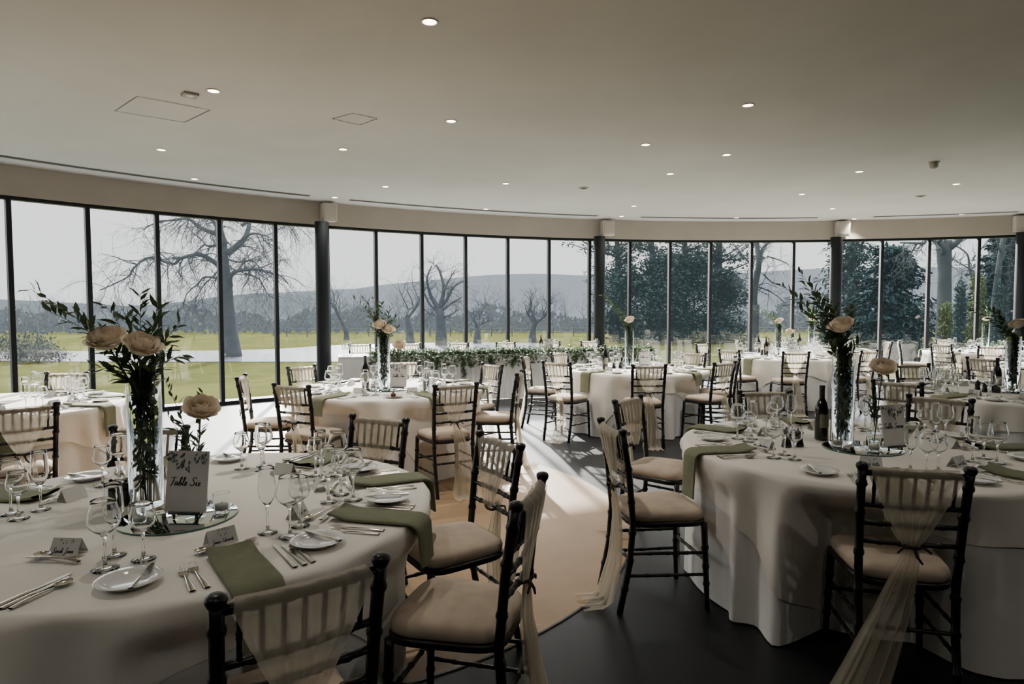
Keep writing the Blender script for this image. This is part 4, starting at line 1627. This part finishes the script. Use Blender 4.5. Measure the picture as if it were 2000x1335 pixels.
# garland: one continuous rope of leaves along the front edge, dropping in swags
root = empty('leaf_garland', tp(0, 0))
tag(root, 'long leafy green garland draped along the front of the top table', 'garland')
rnd = random.Random(11)
b, b2, b3 = MB(), MB(), MB()
spine = [(0.55 + (TL - .55) * i / 60, 0.03 + .02 * sin(i * .7), TOPZ + .04) for i in range(61)]
b3.tube([tp(*q) - root.location for q in spine], 0.008, 5)
gaps = [(3.30, 3.72)]
dang = [0.95, 1.25, 1.5, 1.62, 2.02, 2.12, 2.48, 2.95, 3.12, 4.05, 4.3, 4.6, 4.85, 5.2, 5.45]
for i in range(6200):
    x = rnd.uniform(0.5, TL + .04)
    thick = 1.0 if x < 3.3 else 0.45 if x < 3.9 else 0.8
    if rnd.random() > thick:
        continue
    y = rnd.gauss(0.05, .07)
    y = max(-.09, min(.22, y))
    z = TOPZ + .015 + abs(rnd.gauss(0, .04)) if y > 0 else TOPZ - rnd.random() ** 1.6 * (.16 if thick == 1 else .10)
    p = tp(x, y - (.03 if y < 0 else 0), z) - root.location
    d = Vector((rnd.gauss(0, 1), rnd.gauss(-.35, .7), rnd.gauss(-.1, .6)))
    L = rnd.uniform(.05, .085)
    b.leaf(p, d, Vector((rnd.gauss(0, .6), rnd.gauss(0, .6), 1)), L, L * .36)
for x in dang:
    h = rnd.uniform(.16, .36)
    sx = rnd.uniform(-.1, .1)
    pts = [tp(x + sx * t, -.055 - .01 * sin(t * 3), TOPZ - h * t) - root.location for t in [k / 6 for k in range(7)]]
    b3.tube(pts, 0.0025, 4)
    for k in range(int(h * 260)):
        t = rnd.random()
        q = pts[0].lerp(pts[-1], t)
        d = Vector((rnd.gauss(0, 1), -abs(rnd.gauss(.2, .3)), rnd.gauss(-.7, .5)))
        L = rnd.uniform(.045, .07)
        b.leaf(q, d, Vector((rnd.gauss(0, .6), -1, .4)), L, L * .32)
for i in range(300):  # pale beads stand in for highlights on sunlit garland leaves
    x = rnd.uniform(.5, TL)
    p = tp(x, rnd.uniform(-.05, .2), TOPZ + rnd.uniform(.02, .1)) - root.location
    r = rnd.uniform(.008, .015)
    b2.lathe([(0, -r), (r * .8, -r * .5), (r, 0), (r * .7, r * .6), (0, r * .8)], 6, tuple(p))
b.build('foliage', M['leaf'], root)
b3.build('stem', M['stem'], root)
b2.build('white_blossom', M['bud'], root)['kind'] = 'stuff'

# ------------------------------------------------------------------ outside
GZ = -1.8


def ground_z(d):
    t = max(0.0, min(1.0, d / 24.0))
    return -0.13 + (GZ + .13) * t * t * (3 - 2 * t)


b = MB()
rr = [0.12, 1, 2.5, 5, 8, 11, 14, 17, 20, 24, 30, 40, 55, 75, 100, 140, 165]
rnd = random.Random(3)


def gfn(u, v):
    d = rr[int(round(v * (len(rr) - 1)))]
    a = radians(-100) + radians(200) * u
    p = arc(a, R + d)
    return (p.x, p.y, ground_z(d) + (0.05 * sin(p.x * .35) * sin(p.y * .27) if 6 < d < 26 else 0))


b.grid(gfn, 120, len(rr))
struct(b.build('lawn', M['lawn']))
b = MB()
b.grid(lambda u, v: tuple(arc(radians(-100) + radians(200) * u, R + .12 + 1.5 * v, -0.10 - .02 * v)), 100, 2)
# narrow stone margin at the foot of the glass
struct(b.build('terrace_edge', M['terrace']))
lz = GZ + .03
near = [(-500, 703), (-100, 704), (200, 706), (430, 706), (640, 706), (820, 702), (960, 697), (1085, 688)]
far = [(1092, 671), (960, 668), (820, 669), (640, 674), (540, 681), (430, 684), (200, 685), (-100, 686), (-500, 686)]
b = MB()
P = [at(x, y, lz) for x, y in near + far]
b.add(P, [tuple(range(len(P)))])
struct(b.build('lake', M['lake'], smooth=False))

# hills: ridge lines at their distances
def hill(name, pts, D0, D1, mk):
    b = MB()
    n = len(pts)
    vs = []
    for x, y in pts:
        vs.append(at_depth(x, 652, D0))
    for x, y in pts:
        q = at_depth(x, y, D1)
        vs.append(Vector((q.x * .5 + at_depth(x, 652, D0).x * .5, (D0 + D1) / 2, q.z * .42)))
    for x, y in pts:
        vs.append(at_depth(x, y, D1))
    fs = []
    for r_ in range(2):
        for i in range(n - 1):
            fs.append((r_ * n + i, r_ * n + i + 1, (r_ + 1) * n + i + 1, (r_ + 1) * n + i))
    b.add(vs, fs)
    o = b.build(name, M[mk])
    struct(o)
    return o


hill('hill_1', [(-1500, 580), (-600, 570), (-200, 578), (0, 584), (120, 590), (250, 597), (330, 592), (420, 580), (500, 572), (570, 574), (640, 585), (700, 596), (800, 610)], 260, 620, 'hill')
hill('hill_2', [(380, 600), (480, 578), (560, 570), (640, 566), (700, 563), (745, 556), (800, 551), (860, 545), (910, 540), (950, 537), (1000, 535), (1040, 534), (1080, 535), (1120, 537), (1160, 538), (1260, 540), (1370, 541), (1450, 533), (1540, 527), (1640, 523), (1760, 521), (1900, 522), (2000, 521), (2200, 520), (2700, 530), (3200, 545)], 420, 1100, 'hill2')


# ---- trees
def bare_tree(name, H, r0, seed, depth=6, spread=0.55, up=0.28, droop=0.0, mk='bark', first=0.32, kids=(2, 3), twig=1.0, wig=0.14, lean=0.0):
    rnd = random.Random(seed)
    root = empty(name)
    bt, bb = MB(), MB()

    def grow(p, d, L, r, lev):
        n = 5 if lev < 2 else 4
        pts, rad = [p.copy()], [r]
        q, dd = p.copy(), d.copy()
        r1 = r * (0.62 if lev else 0.6)
        for i in range(n):
            dd = dd + Vector((rnd.gauss(0, wig), rnd.gauss(0, wig), rnd.gauss(0, wig) - droop * lev * .1))
            dd.normalize()
            q = q + dd * (L / n)
            pts.append(q.copy())
            rad.append(r + (r1 - r) * (i + 1) / n)
        (bt if lev == 0 else bb).tube(pts, rad, 9 if lev == 0 else 6 if lev == 1 else 4 if lev < 4 else 3, cap=False)
        if lev >= depth:
            return
        k = rnd.randint(*kids) + (1 if lev < 2 else 0)
        for i in range(k):
            t = rnd.uniform(.45, 1.0) if i else 1.0
            if lev == 0:
                t = 1.0 if i == 0 else rnd.uniform(.55, 1.0)
            f = t * n
            i0 = min(n - 1, int(f))
            pp = pts[i0].lerp(pts[i0 + 1], f - i0)
            a = rnd.uniform(0, 6.283)
            side = Vector((cos(a), sin(a), rnd.uniform(-.15, .45)))
            nd = (dd * (1 - spread) + side * spread * rnd.uniform(.8, 1.5) + Vector((0, 0, up * (1 if lev < 3 else .3)))).normalized()
            grow(pp, nd, L * rnd.uniform(.58, .86) if lev else L * rnd.uniform(.8, 1.25), rad[i0] * rnd.uniform(.5, .72), lev + 1)
    bt.tube([(0, 0, -0.3), (0, 0, .25), (0, 0, .8)], [r0 * 1.55, r0 * 1.25, r0 * 1.05], 9, cap=False)
    grow(Vector((0, 0, .7)), Vector((lean, 0, 1)), H * first, r0 * 1.05, 0)
    bt.build('trunk', M[mk], root)
    bb.build('branches', M[mk], root)
    return root


def clumps(b, c, rad, n, size, rnd, flat=0.6, droop=0.2):
    for i in range(n):
        while True:
            q = Vector((rnd.uniform(-1, 1), rnd.uniform(-1, 1), rnd.uniform(-1, 1)))
            if q.length < 1:
                break
        p = Vector((c[0] + q.x * rad[0], c[1] + q.y * rad[1], c[2] + q.z * rad[2]))
        d = Vector((q.x + rnd.gauss(0, .4), q.y + rnd.gauss(0, .4), rnd.gauss(0, flat) - droop))
        b.leaf(p, d if d.length > .01 else Vector((1, 0, 0)), Vector((rnd.gauss(0, .5), rnd.gauss(0, .5), 1)), size * rnd.uniform(.6, 1.3), size * rnd.uniform(.25, .5))


def cedar_tree(name, H, W, seed, mk='cedar', tiers=13, base=0.12, dens=1.0, shape='cedar', tr=0.45):
    rnd = random.Random(seed)
    root = empty(name)
    bt, bc = MB(), MB()
    K = 8
    xs = [rnd.gauss(0, .12 if shape != 'column' else .01) for _ in range(K + 1)]
    top = .97 if shape != 'yew' else .7
    bt.tube([(xs[i] if i else 0, 0, -0.3 + H * top * i / K) for i in range(K + 1)], [tr * (1 - .85 * i / K) for i in range(K + 1)], 8)
    nb = {'cone': 9, 'column': 5, 'cedar': 5, 'yew': 7}[shape]
    for k in range(tiers * nb):
        t = base + (1 - base) * rnd.random() if shape != 'cone' else base + (1 - base) * ((k // nb) + rnd.uniform(-.3, .3)) / tiers
        t = max(base, min(.995, t))
        z = H * t
        if shape == 'cone':
            w = W * (1 - t) ** 0.8 * rnd.uniform(.75, 1.15) + .25
        elif shape == 'column':
            w = W * (1 - t ** 3) ** .6 * (0.55 + .45 * min(1, t * 4)) * rnd.uniform(.9, 1.1)
        elif shape == 'yew':
            w = W * sqrt(max(.02, 1 - (2 * t - .75) ** 2 / 1.6)) * rnd.uniform(.7, 1.05)
        else:
            w = W * (0.6 + .5 * sin(pi * t)) * rnd.uniform(.45, 1.15)
        a = rnd.uniform(0, 6.283)
        L = w * rnd.uniform(.55, 1.0)
        dz = -0.20 * L if shape == 'cone' else (0.1 * L if shape in ('column', 'yew') else rnd.uniform(.0, .65) * L)
        e = Vector((L * cos(a), L * sin(a), z + dz))
        if shape in ('cone', 'cedar'):
            bt.tube([(0, 0, z), (e.x * .5, e.y * .5, z + dz * .35), tuple(e)], [tr * .26 * (1 - t * .6), tr * .15 * (1 - t * .5), .03], 4, cap=False)
        m = {'cone': 3, 'cedar': 4, 'column': 1, 'yew': 2}[shape]
        for q in range(m):
            f = (q + 1.2) / (m + .2)
            j = rnd.gauss(0, .35) if shape == 'cedar' else 0
            c = Vector((e.x * f + j, e.y * f + j * .5, z + dz * f + j * .4))
            sc = {'cone': (.7, .7, .30), 'cedar': (.62, .62, .30), 'column': (.15, .15, .4), 'yew': (.8, .8, .6)}[shape]
            clumps(bc, c, sc, int({'cone': 24, 'cedar': 22, 'column': 20, 'yew': 30}[shape] * dens), {'cone': .40, 'cedar': .30, 'column': .17, 'yew': .34}[shape], rnd, flat=.3 if shape != 'column' else 1.2, droop=.25 if shape == 'cone' else 0)
    bt.build('trunk', M['bark_near'], root)
    bc.build('crown', M[mk], root)
    return root


def stand(root, px, depth, rz=0.0, sc=1.0, z=None):
    """plant a tree on the ground, on the line of sight through px at the given distance"""
    d = ray(px, 608)
    p = d * (depth / d.y)
    dd = hypot(p.x - CX, p.y - CY) - R
    root.location = (p.x, p.y, ground_z(dd) if z is None else z)
    root.rotation_euler = (0, 0, rz)
    root.scale = (sc, sc, sc)
    return root


def limb_tree(name, depth, trunk, limbs, seed, mk='bark', twig=2.6, ntw=1.0, lev=3, droop=0.12, tw_r=0.035, thick=1.0):
    """a bare tree whose trunk and limbs follow measured lines of sight at its distance; twigs grow from the limbs"""
    rnd = random.Random(seed)
    px0, py0, _ = trunk[0]
    g = at_depth(px0, py0, depth)
    dd = hypot(g.x - CX, g.y - CY) - R
    base = Vector((g.x, g.y, ground_z(dd)))
    root = empty(name, base)
    bt, bb = MB(), MB()

    def W(px, py, off=0.0):
        q = at_depth(px, py, depth)
        return Vector((q.x, q.y + off, q.z)) - base
    P = [W(x, y) for x, y, r in trunk]
    P[0].z = -0.3
    bt.tube(P, [r for _, _, r in trunk], 10)

    def grow(p, d, L, r, k):
        n = 4
        pts, rad, q, e = [p.copy()], [r], p.copy(), d.copy()
        for i in range(n):
            e = (e + Vector((rnd.gauss(0, .24), rnd.gauss(0, .24), rnd.gauss(0, .24) - droop))).normalized()
            q = q + e * (L / n)
            pts.append(q.copy())
            rad.append(max(.006, r * (1 - .7 * (i + 1) / n)))
        bb.tube(pts, rad, 4 if k > 1 else 3, cap=False)
        if k == 0:
            return
        for i in range(rnd.randint(3, 4)):
            f = rnd.uniform(.25, 1.0) * n
            i0 = min(n - 1, int(f))
            pp = pts[i0].lerp(pts[i0 + 1], f - i0)
            side = Vector((rnd.gauss(0, 1), rnd.gauss(0, 1), rnd.gauss(0, .8)))
            grow(pp, (e * .7 + side * .55).normalized(), L * rnd.uniform(.5, .8), rad[i0] * .65, k - 1)
    for li, (pts, r0, r1) in enumerate(limbs):
        sg = 1 if li % 2 else -1
        n = len(pts)
        Q = [W(x, y, sg * rnd.uniform(.2, .5) * i) for i, (x, y) in enumerate(pts)]
        # smooth the limb
        S_, Rr = [], []
        for i in range(n - 1):
            p0, p1, p2, p3 = Q[max(0, i - 1)], Q[i], Q[i + 1], Q[min(n - 1, i + 2)]
            for j in range(4):
                t = j / 4
                S_.append(0.5 * (2 * p1 + (p2 - p0) * t + (2 * p0 - 5 * p1 + 4 * p2 - p3) * t * t + (3 * p1 - p0 - 3 * p2 + p3) * t ** 3))
        S_.append(Q[-1])
        Rr = [(r0 + (r1 - r0) * (i / (len(S_) - 1)) ** .7) * thick for i in range(len(S_))]
        bb.tube(S_, Rr, 7)
        Lg = sum((q2 - q1).length for q1, q2 in zip(S_, S_[1:]))
        for i in range(int(max(4, Lg * 1.7 * ntw))):
            t = rnd.uniform(.12, 1.0)
            k = min(len(S_) - 2, int(t * (len(S_) - 1)))
            d = (S_[k + 1] - S_[k]).normalized()
            side = Vector((rnd.gauss(0, 1), rnd.gauss(0, 1), rnd.gauss(0, 1)))
            grow(S_[k], (d * .6 + side * .7).normalized(), twig * rnd.uniform(.5, 1.1), max(.012, min(Rr[k] * .5, tw_r)), lev - 1)
    bt.build('trunk', M[mk], root)
    bb.build('branches', M[mk], root)
    return root


t = limb_tree('bare_plane_tree', 47, [(455, 700, .72), (454, 685, .62), (450, 643, .48), (445, 590, .40), (444, 560, .37), (437, 504, .31), (436, 478, .28)],
    [([(436, 478), (432, 445), (442, 425), (452, 400), (456, 370)], .27, .10), ([(443, 495), (469, 471), (475, 445), (472, 420), (480, 385)], .20, .08),
     ([(474, 466), (495, 458), (515, 460), (528, 475), (558, 488)], .10, .025), ([(432, 470), (416, 455), (396, 448), (373, 438), (356, 424), (313, 422), (275, 428), (250, 442)], .18, .03),
     ([(432, 525), (426, 514), (409, 501), (396, 499), (373, 508), (356, 518), (330, 508), (313, 528), (285, 545), (272, 570)], .16, .03), ([(436, 484), (419, 478), (396, 478), (383, 475), (365, 490), (352, 512)], .09, .025),
     ([(450, 558), (455, 541), (472, 531), (495, 527), (521, 529), (545, 536), (561, 541), (588, 556)], .15, .03), ([(478, 534), (502, 544), (515, 570), (530, 585)], .06, .02),
     ([(442, 548), (409, 541), (393, 554), (380, 575), (376, 600)], .07, .02), ([(442, 505), (462, 511), (485, 508), (500, 520), (512, 540)], .06, .02), ([(437, 510), (425, 535), (405, 560), (398, 590)], .06, .02),
     ([(436, 470), (405, 420), (380, 400), (340, 390)], .12, .03), ([(472, 440), (505, 425), (545, 420), (575, 445), (590, 470)], .10, .02)], 21, ntw=2.3, thick=1.35, droop=.16, tw_r=.045)
tag(t, 'huge bare spreading tree beside the lake, its crown cut by the window head', 'tree')
t = limb_tree('bare_oak_tree', 62, [(862, 655, .62), (861, 640, .50), (860, 620, .45), (858, 602, .42)],
    [([(858, 604), (846, 585), (840, 570), (838, 545), (846, 520)], .30, .06), ([(858, 602), (872, 585), (885, 560), (905, 547)], .28, .05), ([(860, 610), (842, 596), (832, 575), (826, 560)], .2, .04),
     ([(859, 600), (866, 565), (858, 532), (850, 516)], .28, .06), ([(864, 606), (886, 590), (904, 580)], .16, .04), ([(866, 570), (880, 540), (890, 525)], .12, .03), ([(861, 622), (885, 612), (900, 600)], .12, .03), ([(860, 618), (838, 612), (825, 600)], .12, .03)], 22, twig=1.8, ntw=1.6, droop=.02)
tag(t, 'bare oak with thick twisting trunk beyond the water, between two mullions', 'tree')
t = limb_tree('twin_trunk_tree', 40, [(1470, 672, .46), (1470, 640, .36), (1472, 610, .34), (1472, 595, .36)],
    [([(1471, 600), (1470, 550), (1471, 512), (1470, 475), (1466, 430)], .22, .12), ([(1473, 600), (1479, 568), (1492, 525), (1500, 495), (1513, 477), (1532, 462)], .22, .08), ([(1482, 560), (1505, 572), (1525, 592)], .06, .02),
     ([(1491, 535), (1512, 550), (1540, 560)], .06, .02), ([(1468, 585), (1450, 570), (1432, 578)], .10, .03), ([(1471, 520), (1455, 500), (1440, 470)], .10, .03), ([(1498, 500), (1520, 510), (1535, 520)], .05, .02), ([(1470, 480), (1490, 468), (1505, 455)], .08, .03)], 23, mk='bark_near', twig=1.5, ntw=1.3, lev=3, droop=.03)
tag(t, 'tall bare tree forking into twin trunks beside the cedars', 'tree')
t = limb_tree('bare_park_tree', 33, [(1843, 695, .50), (1844, 660, .40), (1844, 609, .33), (1845, 533, .30), (1844, 495, .33), (1843, 470, .36)],
    [([(1840, 500), (1832, 486), (1820, 474), (1805, 468), (1780, 476), (1754, 483), (1726, 479)], .16, .04), ([(1792, 474), (1787, 500), (1782, 512)], .05, .015), ([(1846, 490), (1856, 475), (1866, 455)], .18, .12), ([(1838, 480), (1826, 455), (1815, 430)], .18, .1),
     ([(1764, 480), (1752, 496), (1738, 500)], .04, .015), ([(1848, 520), (1868, 505), (1885, 490)], .06, .02)], 24, mk='bark_near', twig=1.2, ntw=1.1, lev=3, droop=.05)
tag(t, 'thick grey trunk with bare limbs behind the golden cypresses', 'tree')
t = limb_tree('bare_park_tree', 38, [(1936, 690, .22), (1938, 640, .19), (1943, 584, .17), (1952, 512, .15), (1957, 482, .14), (1962, 450, .12)],
    [([(1955, 495), (1938, 480), (1925, 462)], .06, .02), ([(1956, 490), (1975, 478), (1985, 470)], .06, .02), ([(1948, 540), (1932, 530), (1920, 520)], .05, .02), ([(1903, 560), (1903, 523), (1899, 495), (1890, 475)], .09, .04), ([(1900, 505), (1912, 485), (1916, 465)], .05, .02), ([(1902, 530), (1885, 512), (1872, 500)], .05, .02)], 25, mk='bark_near', twig=1.4, ntw=1.8, lev=3, droop=.03)
tag(t, 'leaning bare trunk at the far end of the windows', 'tree')
t = stand(bare_tree('bare_oak_tree', 7.2, .40, 9, depth=6, spread=.5, up=.25, first=.3, wig=.13), 800, 68, 1.4, 1.0)
tag(t, 'smaller round-headed bare tree just beside the twisting oak', 'tree')
t = stand(bare_tree('bare_parkland_tree', 6.5, .26, 12, depth=6, spread=.5, up=.3, first=.3), 676, 74, .3)
tag(t, 'slender bare tree beyond the lake right of the first pillar', 'tree')
t = stand(bare_tree('bare_parkland_tree', 5.5, .34, 31, depth=6, spread=.55, up=.22, first=.25), 932, 66, .9)
tag(t, 'low bare tree beyond the water in the pane after the oak', 'tree')
t = stand(bare_tree('bare_parkland_tree', 6.8, .36, 37, depth=6, spread=.5, up=.25, first=.25), 1040, 68, 2.0)
tag(t, 'rounded bare tree standing under the hill, two panes before the second pillar', 'tree')
t = stand(bare_tree('bare_parkland_tree', 5.2, .2, 63, depth=6), 255, 80, .5)
tag(t, 'pale slim bare tree above the left treeline', 'tree')

cp = [(1205, 76, 12.5, 3.3, 'nearest the second pillar'), (1272, 72, 14.0, 3.6, 'second from the second pillar'), (1335, 78, 14.0, 3.4, 'in the middle of the dark group'), (1400, 71, 14.5, 3.2, 'next to the twin-trunk tree')]
for i, (px, dpt, H, W, w) in enumerate(cp):
    t = stand(cedar_tree('cedar_tree', H, W, 70 + i, dens=1.0, tiers=13, tr=.42, base=.2), px, dpt, i, 1.48)
    tag(t, 'tall dark cedar with open crown, ' + w + ', beyond the glass', 'tree', 'cedars outside')
for i, (px, dpt, H, W, w) in enumerate([(1222, 68, 5.0, 2.0, 'nearest the second pillar'), (1290, 65, 5.6, 2.2, 'second of its row'), (1352, 68, 5.8, 2.2, 'third of its row'), (1415, 66, 4.6, 1.6, 'beside the twin trunks')]):
    t = stand(cedar_tree('yew_tree', H, W, 170 + i, dens=1.0, tiers=12, tr=.2, base=.02, shape='yew'), px, dpt, i, 1.5)
    tag(t, 'low dense dark yew under the cedars, ' + w, 'tree', 'yews outside')
t = stand(cedar_tree('conifer_tree', 10.5, 3.3, 81, mk='cedar', shape='cone', tiers=15, tr=.35, base=.06, dens=.55), 1660, 45, 0)
tag(t, 'pointed dark conifer behind the third pillar', 'tree')
t = stand(cedar_tree('conifer_tree', 7.4, 3.5, 82, mk='conifer', shape='cone', tiers=14, tr=.4, base=.03, dens=.85), 1742, 38, 1)
tag(t, 'wide dark conifer in the first two panes after the third pillar', 'tree')
t = stand(cedar_tree('conifer_tree', 9.0, 3.2, 83, mk='conifer', shape='cone', tiers=15, tr=.3, base=.03), 1965, 44, 1)
tag(t, 'dark conifer at the last visible pane', 'tree')
for i, (px, dpt, H, W, w) in enumerate([(1846, 27, 3.0, .13, 'shortest, greenest'), (1876, 29, 4.2, .16, 'middle'), (1908, 27.5, 4.4, .30, 'tallest, broadest'), (1952, 30, 4.3, .14, 'lone one after a mullion')]):
    t = stand(cedar_tree('cypress_tree', H, W, 90 + i, mk='cypress' if i in (0, 2) else 'cedar', shape='column', tiers=22, tr=.05, base=.02, dens=1.0), px, dpt, i)
    tag(t, 'narrow upright cypress, the %s, on the sunny lawn' % w, 'tree', 'upright cypresses')
for i, (px, dpt, W, H, mk, lab) in enumerate([(28, 44, 2.4, 2.6, 'shrub', 'dark rounded bush at the water at far left'), (70, 42, 2.0, 1.6, 'shrub', 'lower pale bush beside the dark rounded bush'), (1885, 24, .8, .75, 'cypress', 'low yellow-green shrub at the foot of the cypresses'),
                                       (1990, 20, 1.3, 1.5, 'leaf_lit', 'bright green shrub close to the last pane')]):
    rn = random.Random(200 + i)
    root = empty('garden_shrub')
    b = MB()
    for k in range(48):
        a, rr_ = rn.uniform(0, 6.28), rn.random() ** .5
        c = (W * .75 * rr_ * cos(a), W * .75 * rr_ * sin(a), H * (.15 + .65 * rn.random() * (1 - .4 * rr_)))
        clumps(b, c, (W * .3, W * .3, H * .22), 34, .22 if mk != 'leaf_lit' else .12, rn, flat=.8, droop=0)
    b.build('foliage', M[mk], root)
    b = MB()
    for k in range(5):
        a = k * 1.25
        b.tube([(0, 0, -.1), (.2 * W * cos(a), .2 * W * sin(a), H * .5)], .03, 5)
    b.build('stems', M['bark_near'], root)
    stand(root, px, dpt)
    tag(root, lab, 'shrub')

# treeline beyond the water: individual trees of five makes
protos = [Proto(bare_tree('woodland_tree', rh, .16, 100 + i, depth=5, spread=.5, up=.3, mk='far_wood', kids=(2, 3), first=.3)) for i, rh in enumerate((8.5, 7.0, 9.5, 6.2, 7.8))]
rn = random.Random(5)
EDGES = [-120, 20, 168, 300, 421, 534, 637, 733, 824, 909, 993, 1073, 1152, 1229, 1306, 1385, 1464, 1546, 1630, 1719, 1815, 1916, 2100]
PANE = ['first pane', 'second pane', 'third pane', 'fourth pane', 'fifth pane', 'sixth pane']
pane_of = {}
for i in range(len(EDGES) - 1):
    if i < 6:
        pane_of[i] = 'the %s from the left edge' % PANE[i]
    else:
        pane_of[i] = 'the %s after the %s pillar' % (PANE[(i - 6) % 6], ['first', 'second', 'third'][(i - 6) // 6])
spots = sorted(px + rn.uniform(-9, 9) for px in list(range(-40, 640, 21)) + list(range(648, 1190, 18)) + list(range(1490, 2000, 34)))
nth = {}
for k, px in enumerate(spots):
    dpt = rn.uniform(88, 125)
    o = protos[k % 5].get((0, 0, 0))
    stand(o, px, dpt, rn.uniform(0, 6.28), rn.uniform(.75, 1.1) * (.85 if px < 640 else .9))
    pn = max(i for i in range(len(EDGES) - 1) if EDGES[i] <= max(px, -119))
    nth[pn] = nth.get(pn, 0) + 1
    tag(o, 'hazy treeline tree, %s from left in %s' % (ordw[nth[pn] - 1], pane_of[pn]), 'tree', 'hazy bare trees of the far treeline')
# brushwood belt under the treeline
b = MB()
rn = random.Random(8)
for i in range(16000):
    px = rn.uniform(-150, 2150)
    dpt = rn.uniform(95, 150)
    d = ray(px, 608)
    p = d * (dpt / d.y)
    top = (3.6 if px < 1200 else 4.6) * (0.75 + .25 * sin(px * .021) + .2 * sin(px * .053 + 1))
    h = rn.random() ** 1.7 * top
    q = Vector((p.x, p.y, GZ + h))
    b.leaf(q, Vector((rn.gauss(0, .8), rn.gauss(0, .2), rn.gauss(.6, .6))), Vector((0, -1, .2)), rn.uniform(.5, 1.1), rn.uniform(.25, .6))
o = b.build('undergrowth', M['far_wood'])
tag(o, 'hazy belt of brushwood below the far treeline', 'undergrowth', kind='stuff')
# field fence far off
b = MB()
pts = [at_depth(x, 640, 84) for x in range(560, 2100, 40)]
root = empty('field_fence', (pts[0].x, 84, GZ))
for z in (.55, 1.05):
    b = MB(); b.tube([(p.x - pts[0].x, 0, z) for p in (pts[0], pts[-1])], .04, 4); b.build('fence_rail', M['fence'], root)
b = MB()
for p in pts:
    b = MB(); b.box((p.x - pts[0].x, 0, .6), (.12, .12, 1.2)); b.build('fence_post', M['fence'], root, smooth=False)
tag(root, 'low post and rail fence across the far field', 'fence')

# ------------------------------------------------------------------ light
GLOW, SKY = 15.0, 0.85
w = bpy.data.worlds.new('hazy_sky')
SC.world = w
w.use_nodes = True
nt = w.node_tree
bg = nt.nodes['Background']
tc = nt.nodes.new('ShaderNodeTexCoord')
sx = nt.nodes.new('ShaderNodeSeparateXYZ')
nt.links.new(tc.outputs['Generated'], sx.inputs[0])
SUN_DIR = (-0.203 * cos(radians(20.5)), 0.979 * cos(radians(20.5)), sin(radians(20.5)))
# thin bright haze around the sun, clear dull sky away from it and along the horizon
dt = nt.nodes.new('ShaderNodeVectorMath')
dt.operation = 'DOT_PRODUCT'
dt.inputs[1].default_value = SUN_DIR
nt.links.new(tc.outputs['Generated'], dt.inputs[0])


def smooth(sock, lo, hi, a, b_):
    r = nt.nodes.new('ShaderNodeMapRange')
    r.interpolation_type = 'SMOOTHSTEP'
    for k_, v_ in (('From Min', lo), ('From Max', hi), ('To Min', a), ('To Max', b_)):
        r.inputs[k_].default_value = v_
    nt.links.new(sock, r.inputs['Value'])
    return r.outputs['Result']


def math2(op, x, y):
    m_ = nt.nodes.new('ShaderNodeMath')
    m_.operation = op
    for i_, q_ in enumerate((x, y)):
        if isinstance(q_, (int, float)):
            m_.inputs[i_].default_value = q_
        else:
            nt.links.new(q_, m_.inputs[i_])
    return m_.outputs[0]


elev = smooth(sx.outputs['Z'], 0.16, 0.36, 0.0, 1.0)
near_sun = smooth(dt.outputs['Value'], 0.25, 0.95, 0.10, 1.0)
glow = math2('MULTIPLY', math2('MULTIPLY', elev, near_sun), GLOW)
tint = nt.nodes.new('ShaderNodeMixRGB')
tint.inputs['Color1'].default_value = (0.915, 0.96, 1.06, 1)
tint.inputs['Color2'].default_value = (0.98, 0.985, 0.98, 1)
nt.links.new(near_sun, tint.inputs['Fac'])
nt.links.new(tint.outputs['Color'], bg.inputs['Color'])
nt.links.new(math2('ADD', glow, SKY), bg.inputs['Strength'])

sd = bpy.data.lights.new('sun', 'SUN')
sd.energy = 16.0
sd.angle = radians(0.9)
sd.color = (1.0, 0.95, 0.88)
so = bpy.data.objects.new('sun', sd)
COL.objects.link(so)
to_sun = Vector((-0.203 * cos(radians(20.5)), 0.979 * cos(radians(20.5)), sin(radians(20.5))))
so.rotation_euler = to_sun.to_track_quat('Z', 'Y').to_euler()
so.location = (0, 30, 20)
